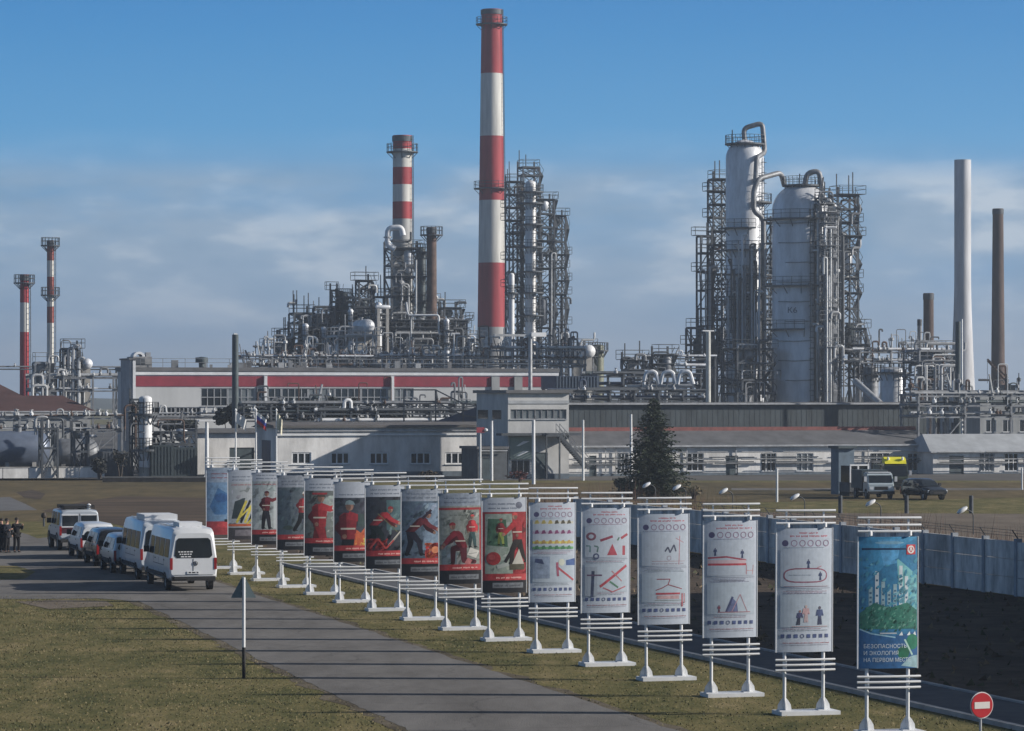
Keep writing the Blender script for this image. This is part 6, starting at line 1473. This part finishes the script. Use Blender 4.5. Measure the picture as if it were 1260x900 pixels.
v2 = vehicle('van', 'second white minibus with tall roof air conditioner, behind the nearest', 200, 714.5, RZV, paint('offwhite_van_paint', (.62, .66, .70)), 'minibus', 'minibus', 'vehicles parked along the road')
part('roof_unit', WHITE, v2, ('box', -.72, .72, .4, 2.6, 2.60, 2.84)); part('roof_fairing', WHITE, v2, ('box', -.55, .55, 2.62, 3.1, 2.60, 2.74))
vehicle('minivan', 'silver minivan just ahead of the tall-roofed minibus', 164, 706, RZV, SILV, 'minivan', 'minivan', 'vehicles parked along the road')
vehicle('minivan', 'black minivan in the middle of the parked row', 142, 697.5, RZV, BLACKC, 'minivan', 'minivan', 'vehicles parked along the road')
vehicle('minivan', 'white minivan with dark rear window behind the boxy off-roader', 121, 688.5, RZV, WHITEC, 'minivan', 'minivan', 'vehicles parked along the road')
v6 = vehicle('boxy', 'boxy pale off-roader with twin rear windows and loaded roof rack, farthest parked', 98, 678, RZV, paint('pale_grey_paint', (.46, .50, .54), .35), 'off_roader', 'off-roader', 'vehicles parked along the road', rear='twin')
part('rear_band', M('dark_maroon_paint', (.07, .025, .035), .4), v6, ('box', -.92, .92, -.018, -.002, .92, 1.2))
b = MB(); b.railing([(-.8, .4, 2.13), (.8, .4, 2.13), (.8, 2.6, 2.13), (-.8, 2.6, 2.13)], .18, .04, True, step=.5); rk = b.build('roof_rack', BLACK, v6)
part('load', BLACK, rk, ('box', -.7, .5, .6, 2.3, 2.15, 2.32)); part('beacon', WHITE, v6, ('lathe', .55, .5, [(.02, 2.14), (.11, 2.16), (.11, 2.36), (.02, 2.42)], 10))
part('spare_wheel', BLACK, v6, ('box', -.3, .3, -.2, -.02, .70, .9))
g_ = Gd(1137, 615)
vehicle('estate', 'dark estate car with bright headlight facing right on the far lane', 0, 0, R(-158), BLACKC, 'estate_car', 'car', at=(g_.x - .8, g_.y + 2.4, 0))
# small flat-nosed truck facing the camera, yellow-roofed truck behind it
def truck(label, px, py, rz, colr, cabcol, W_=2.0, H_=2.25, yellow=False, box=True):
    g = Gd(px, py); t = thing('truck', label, 'truck', g, rz); w = W_ / 2
    b = MB(); st = [(-.05, .55, w * .95, 1.15), (0, .5, w, 1.2), (.35, .5, w * .98, H_ - .1), (.5, .5, w * .95, H_), (1.7, .5, w * .95, H_)]
    vs = []
    for y, z0, hw, z1 in st: vs += [(-hw, y, z0), (hw, y, z0), (hw, y, (z0 + z1) / 2), (hw * .96, y, z1), (-hw * .96, y, z1), (-hw, y, (z0 + z1) / 2)]
    b.add(vs, [(i * 6 + k, i * 6 + (k + 1) % 6, (i + 1) * 6 + (k + 1) % 6, (i + 1) * 6 + k) for i in range(4) for k in range(6)] + [(5, 4, 3, 2, 1, 0), (24, 25, 26, 27, 28, 29)])
    b.build('cab', cabcol, t)
    b = MB(); b.add([(-w * .88, .03, 1.28), (w * .88, .03, 1.28), (w * .86, .315, H_ - .16), (-w * .86, .315, H_ - .16), (-w * .88, .13, 1.28), (w * .88, .13, 1.28), (w * .86, .43, H_ - .16), (-w * .86, .43, H_ - .16)], [(0, 1, 2, 3), (7, 6, 5, 4), (0, 4, 5, 1), (1, 5, 6, 2), (2, 6, 7, 3), (3, 7, 4, 0)])
    b.v = [(x, y - .03, z) for x, y, z in b.v]; b.build('windscreen', GLASS, t)
    part('grille', BLACK, t, ('box', -w * .5, w * .5, -.075, -.052, .72, .98)); part('bumper', BLACK, t, ('box', -w, w, -.16, -.056, .38, .62))
    for q in (-1, 1):
        part('headlight', M('headlight_glass', (.75, .77, .78), .1), t, ('box', q * w * .72 - .16, q * w * .72 + .16, -.08, -.052, .74, .96))
        part('mirror', WHITE, t, ('box', q * (w + .16) - .1, q * (w + .16) + .1, .05, .12, 1.35, 1.75)); part('window', GLASS, t, ('box', q * w - .008, q * w + .008, .6, 1.45, 1.3, H_ - .25))
        for y in (.75, 4.2):
            b = MB(); b.arc(0, 0, .22, .40, -.12, .12, 0, 2 * pi, 18); b.v = [(q * (w - .14) + c[2], y + c[0], .40 + c[1]) for c in b.v]; wh = b.build('wheel', BLACK, t)
            b = MB(); b.lathe(0, 0, [(.21, -.08), (.21, .08), (.07, .1)], 12); b.v = [(q * (w - .14) + c[2], y + c[0], .40 + c[1]) for c in b.v]; b.build('rim', GALV, wh)
    if yellow:
        b = MB(); z0 = H_ + .003; pr = [(.30, z0), (1.65, z0), (1.65, z0 + .50), (1.1, z0 + .56), (.62, z0 + .40)]
        q = [(-w * .86, y, z) for y, z in pr] + [(w * .86, y, z) for y, z in pr]; k5 = len(pr)
        b.add(q, [tuple(range(k5)), tuple(range(2 * k5 - 1, k5 - 1, -1))] + [(i, i + k5, (i + 1) % k5 + k5, (i + 1) % k5) for i in range(k5)]); b.build('roof_visor', YELM, t)
        for q_ in (-.6, .6): part('beacon', LAMPW, t, ('lathe', q_, .5, [(.02, H_ + .30), (.10, H_ + .32), (.10, H_ + .52), (.02, H_ + .58)], 10))
    else: part('roof_visor', WHITE, t, ('box', -w * .85, w * .85, .40, 1.5, H_ + .003, H_ + (.5 if yellow else .08)))
    part('chassis', BLACK, t, ('box', -.5, .5, 1.71, 5.2, .5, .75))
    bd = part('cargo_bed', colr, t, ('box', -w, w, 1.85, 5.3, .76, 2.2 if box else 1.25))
    return t
YELM = M('yellow_visor_paint', (.85, .78, .04), .45, 0, .1)
truck('small pale truck facing the camera beside the blue-grey kiosk', 1084, 614.5, R(8), TEAL, paint('pale_blue_paint', (.45, .52, .55)), 2.1, 2.0)
truck('yellow-roofed truck standing behind the pale truck and dark car', 1103, 605, R(4), OLIVE, paint('dark_olive_paint', (.06, .075, .05)), 2.1, 2.3, yellow=True)
# white-framed glass cabin beside the kiosk
g_ = Gd(1057.5, 611); t = thing('glass_cabin', 'low dark glass cabin with white frame between kiosk and truck', 'cabin', g_, SITE); s_ = F / g_.y; w_ = 13 / s_; zt = 37.5 / s_; zb = 17 / s_
part('base', DARK, t, ('box', -w_, w_, 0, 2, .35, zb)); part('glass', GLASS, t, ('box', -w_ + .1, w_ - .1, .1, 1.9, zb + .003, zt))
b = MB()
for x in (-w_ + .06, -.1, w_ - .06): b.box(x - .06, x + .06, -.02, .095, zb + .1, zt - .02)
b.box(-w_, w_, -.03, .1, zt + .003, zt + .12); b.box(-w_, w_, -.03, .09, zb + .004, zb + .095); b.build('frame', WHITE, t)
for x in (-w_ * .7, w_ * .7): part('wheel', BLACK, t, ('box', x - .25, x + .25, .1, 1.9, 0, .348))

# ================================================================ people at the left edge
def skin(name, pts, edges, radii, mat, parent, sub=1):
    me = bpy.data.meshes.new(name); me.from_pydata([tuple(p) for p in pts], edges, [])
    o = bpy.data.objects.new(name, me); COL.objects.link(o); o.parent = parent
    md = o.modifiers.new('skin', 'SKIN'); md.use_smooth_shade = True
    for v, r in zip(me.skin_vertices[0].data, radii): v.radius = (r, r) if not isinstance(r, tuple) else r
    me.skin_vertices[0].data[0].use_root = True
    if sub: ms_ = o.modifiers.new('sub', 'SUBSURF'); ms_.levels = ms_.render_levels = sub
    me.materials.append(mat); return o
SKINM = M('skin', (.42, .24, .17), .6, 0, .1); COAT = M('black_coat_cloth', (.007, .007, .009), .95, 0, .3); COATB = M('dark_navy_cloth', (.008, .011, .02), .95, 0, .3); TROU = M('charcoal_trouser_cloth', (.008, .008, .010), .95, 0, .3); HAIR = M('dark_hair', (.02, .014, .01), .7)
def person(label, px, py, rz, coat, arms='down', hgt=1.76, stance=.11):
    t = thing('person', label, 'person', Gd(px, py), rz); k = hgt / 1.76
    if arms == 'down': el, wr = [(-.26, .02, 1.13), (.26, .02, 1.13)], [(-.27, -.05, .87), (.27, -.05, .87)]
    elif arms == 'folded': el, wr = [(-.27, -.02, 1.14), (.27, -.02, 1.14)], [(.06, -.2, 1.2), (-.06, -.22, 1.16)]
    else: el, wr = [(-.26, .02, 1.13), (.28, -.06, 1.16)], [(-.27, -.05, .87), (.20, -.26, 1.38)]
    hd = [(w[0] + (w[0] - e[0]) * .34, w[1] + (w[1] - e[1]) * .34, w[2] + (w[2] - e[2]) * .34) for e, w in zip(el, wr)]
    J = [(0, 0, .95), (0, -.01, 1.18), (0, 0, 1.38), (0, 0, 1.48), (0, -.02, 1.58), (0, -.025, 1.68),
         (-.19, 0, 1.40), el[0], wr[0], hd[0], (.19, 0, 1.40), el[1], wr[1], hd[1],
         (-.09, 0, .90), (-stance, -.02, .49), (-stance - .01, .02, .08), (-stance - .01, -.12, .03),
         (.09, 0, .90), (stance, -.01, .49), (stance + .01, .03, .08), (stance + .01, -.11, .03)]
    J = [tuple(c * k for c in p) for p in J]
    E = [(0, 1), (1, 2), (2, 3), (3, 4), (4, 5), (2, 6), (6, 7), (7, 8), (8, 9), (2, 10), (10, 11), (11, 12), (12, 13), (0, 14), (14, 15), (15, 16), (16, 17), (0, 18), (18, 19), (19, 20), (20, 21)]
    Rr_ = [.13, .13, .14, .055, .085, .075, .06, .045, .032, .04, .06, .045, .032, .04, .085, .06, .042, .035, .085, .06, .042, .035]
    skin('body', J, E, Rr_, SKINM, t)
    cj = [J[0], J[1], J[2], J[6], J[7], J[8], J[10], J[11], J[12], (0, 0, .78 * k), (0, .0, 1.45 * k)]
    skin('coat', cj, [(0, 1), (1, 2), (2, 3), (3, 4), (4, 5), (2, 6), (6, 7), (7, 8), (0, 9), (2, 10)], [.175, .17, .17, .085, .07, .055, .085, .07, .055, .185, .075], coat, t)
    skin('trousers', [J[0], J[14], J[15], J[16], J[18], J[19], J[20]], [(0, 1), (1, 2), (2, 3), (0, 4), (4, 5), (5, 6)], [.15, .11, .085, .07, .11, .085, .07], TROU, t)
    for a in (16, 20): skin('shoe', [J[a], (J[a][0], J[a][1] - .02, .04), (J[a + 1][0], J[a + 1][1] - .06, .035)], [(0, 1), (1, 2)], [.055, .055, .045], BLACK, t)
    b = MB(); b.lathe(0, 0, [(.096, -.02), (.10, .03), (.085, .08), (.045, .11), (.01, .118)], 14); b.v = [(x, y * 1.1 + .012, z + 1.655 * k) for x, y, z in b.v]; b.build('hair', HAIR, t)
    b = MB(); b.tube([(0, -.105, 1.645 * k), (0, -.128, 1.61 * k), (0, -.10, 1.60 * k)], [.012, .018, .014], 6); b.build('nose', SKINM, t)
    return t
person('person in black coat standing alone with raised hand, right of the pair', 20.5, 680, R(35), COAT, 'raised', 1.78)
person('person in dark navy coat, right one of the pair at the left edge', 8.5, 680.5, R(60), COATB, 'folded', 1.76)
person('person in black clothes cut by the left frame edge', 2, 680, R(-40), COAT, 'down', 1.74)
b = thing('kerb_bollard', 'small dark round-topped bollard on the grass behind the people', 'bollard', Gd(54, 648)); part('post', DARK, b, ('lathe', 0, 0, [(.06, 0), (.06, .5)], 8)); part('cap', M('dark_brown_paint', (.03, .018, .012), .7), b, ('lathe', 0, 0, [(.03, .48), (.16, .55), (.18, .68), (.12, .82), (.02, .86)], 14))

# ================================================================ dry grass blades on the near lawns (uncountable)
def blades(name, label, inside, n, hmin, hmax, cols, seed):
    r = random.Random(seed); b = MB(); k = 0
    while k < n:
        p = inside(r)
        if p is None: continue
        x, y = p; k += 1; h = r.uniform(hmin, hmax) * (.6 + .8 * max(0, mnoise.noise(Vector((x * .35, y * .35, 1))) + .4)); a = r.uniform(0, pi); w = r.uniform(.012, .03)
        dx, dy = r.uniform(-.6, .6) * h, r.uniform(-.6, .6) * h
        b.add([(x - w * cos(a), y - w * sin(a), 0), (x + w * cos(a), y + w * sin(a), 0), (x + dx, y + dy, h)], [(0, 1, 2)], r.randrange(len(cols)))
    tag(b.build(name, cols), label, 'grass', kind='stuff')
BL = [M('straw_blade', (.20, .16, .08), .8, 0, .3, 3), M('olive_blade', (.13, .115, .048), .8, 0, .3, 3), M('green_blade', (.085, .092, .034), .8, 0, .3, 3)]
def edge_x(A, B, y): return A[0] + (B[0] - A[0]) * (y - A[1]) / (B[1] - A[1])
def in_left(r):
    y = 70 + 60 * r.random() ** 1.25; x0 = -.165 * y; x1 = edge_x(La, Lb, y)
    if x1 < x0: return None
    x = r.uniform(x0, x1); return (x, y) if y < 129.5 else None
def in_strip(r):
    y = 70 + 90 * r.random() ** 1.2; x0 = edge_x(Ra, Rb, y); x1 = (34.0 - .29 * y) / .957
    return (r.uniform(x0, x1), y)
blades('lawn_grass', 'dry mixed grass of the lawn left of the road', in_left, 16000, .015, .05, BL, 1)
blades('strip_grass', 'dry grass of the strip under the information boards', in_strip, 12000, .015, .055, BL, 2)

b = MB(); r4 = random.Random(9)
for k in range(2600):
    c, tt = r4.uniform(37.3, 56.4), r4.uniform(40, 180); x, y = CT(c, tt); h = r4.uniform(.04, .22); a = r4.uniform(0, pi); w = r4.uniform(.04, .16)
    b.add([(x - w * cos(a), y - w * sin(a), 0), (x + w * cos(a), y + w * sin(a), 0), (x + r4.uniform(-.1, .1), y + r4.uniform(-.1, .1), h)], [(0, 1, 2)], r4.randrange(3))
tag(b.build('soil_weeds', [M('soil_clod', (.12, .09, .065), .95, 0, .4, 3), M('dead_weed', (.20, .15, .09), .9, 0, .4, 3), M('dark_weed', (.06, .065, .035), .9, 0, .4, 3)]), 'clods and low dead weeds scattered over the dark soil field', 'weeds', kind='stuff')
# ================================================================ thin air between here and the far units
hm = bpy.data.materials.new('haze_air'); hm.use_nodes = True; tt_ = hm.node_tree
for n_ in list(tt_.nodes): tt_.nodes.remove(n_)
pv = tt_.nodes.new('ShaderNodeVolumePrincipled'); pv.inputs['Color'].default_value = (.78, .88, 1, 1); pv.inputs['Density'].default_value = .00028; pv.inputs['Anisotropy'].default_value = .3
mo = tt_.nodes.new('ShaderNodeOutputMaterial'); tt_.links.new(pv.outputs[0], mo.inputs['Volume'])
b = MB(); b.box(-3500, 3500, -80, 6500, -2.5, 95); tag(b.build('haze', hm), kind='stuff')
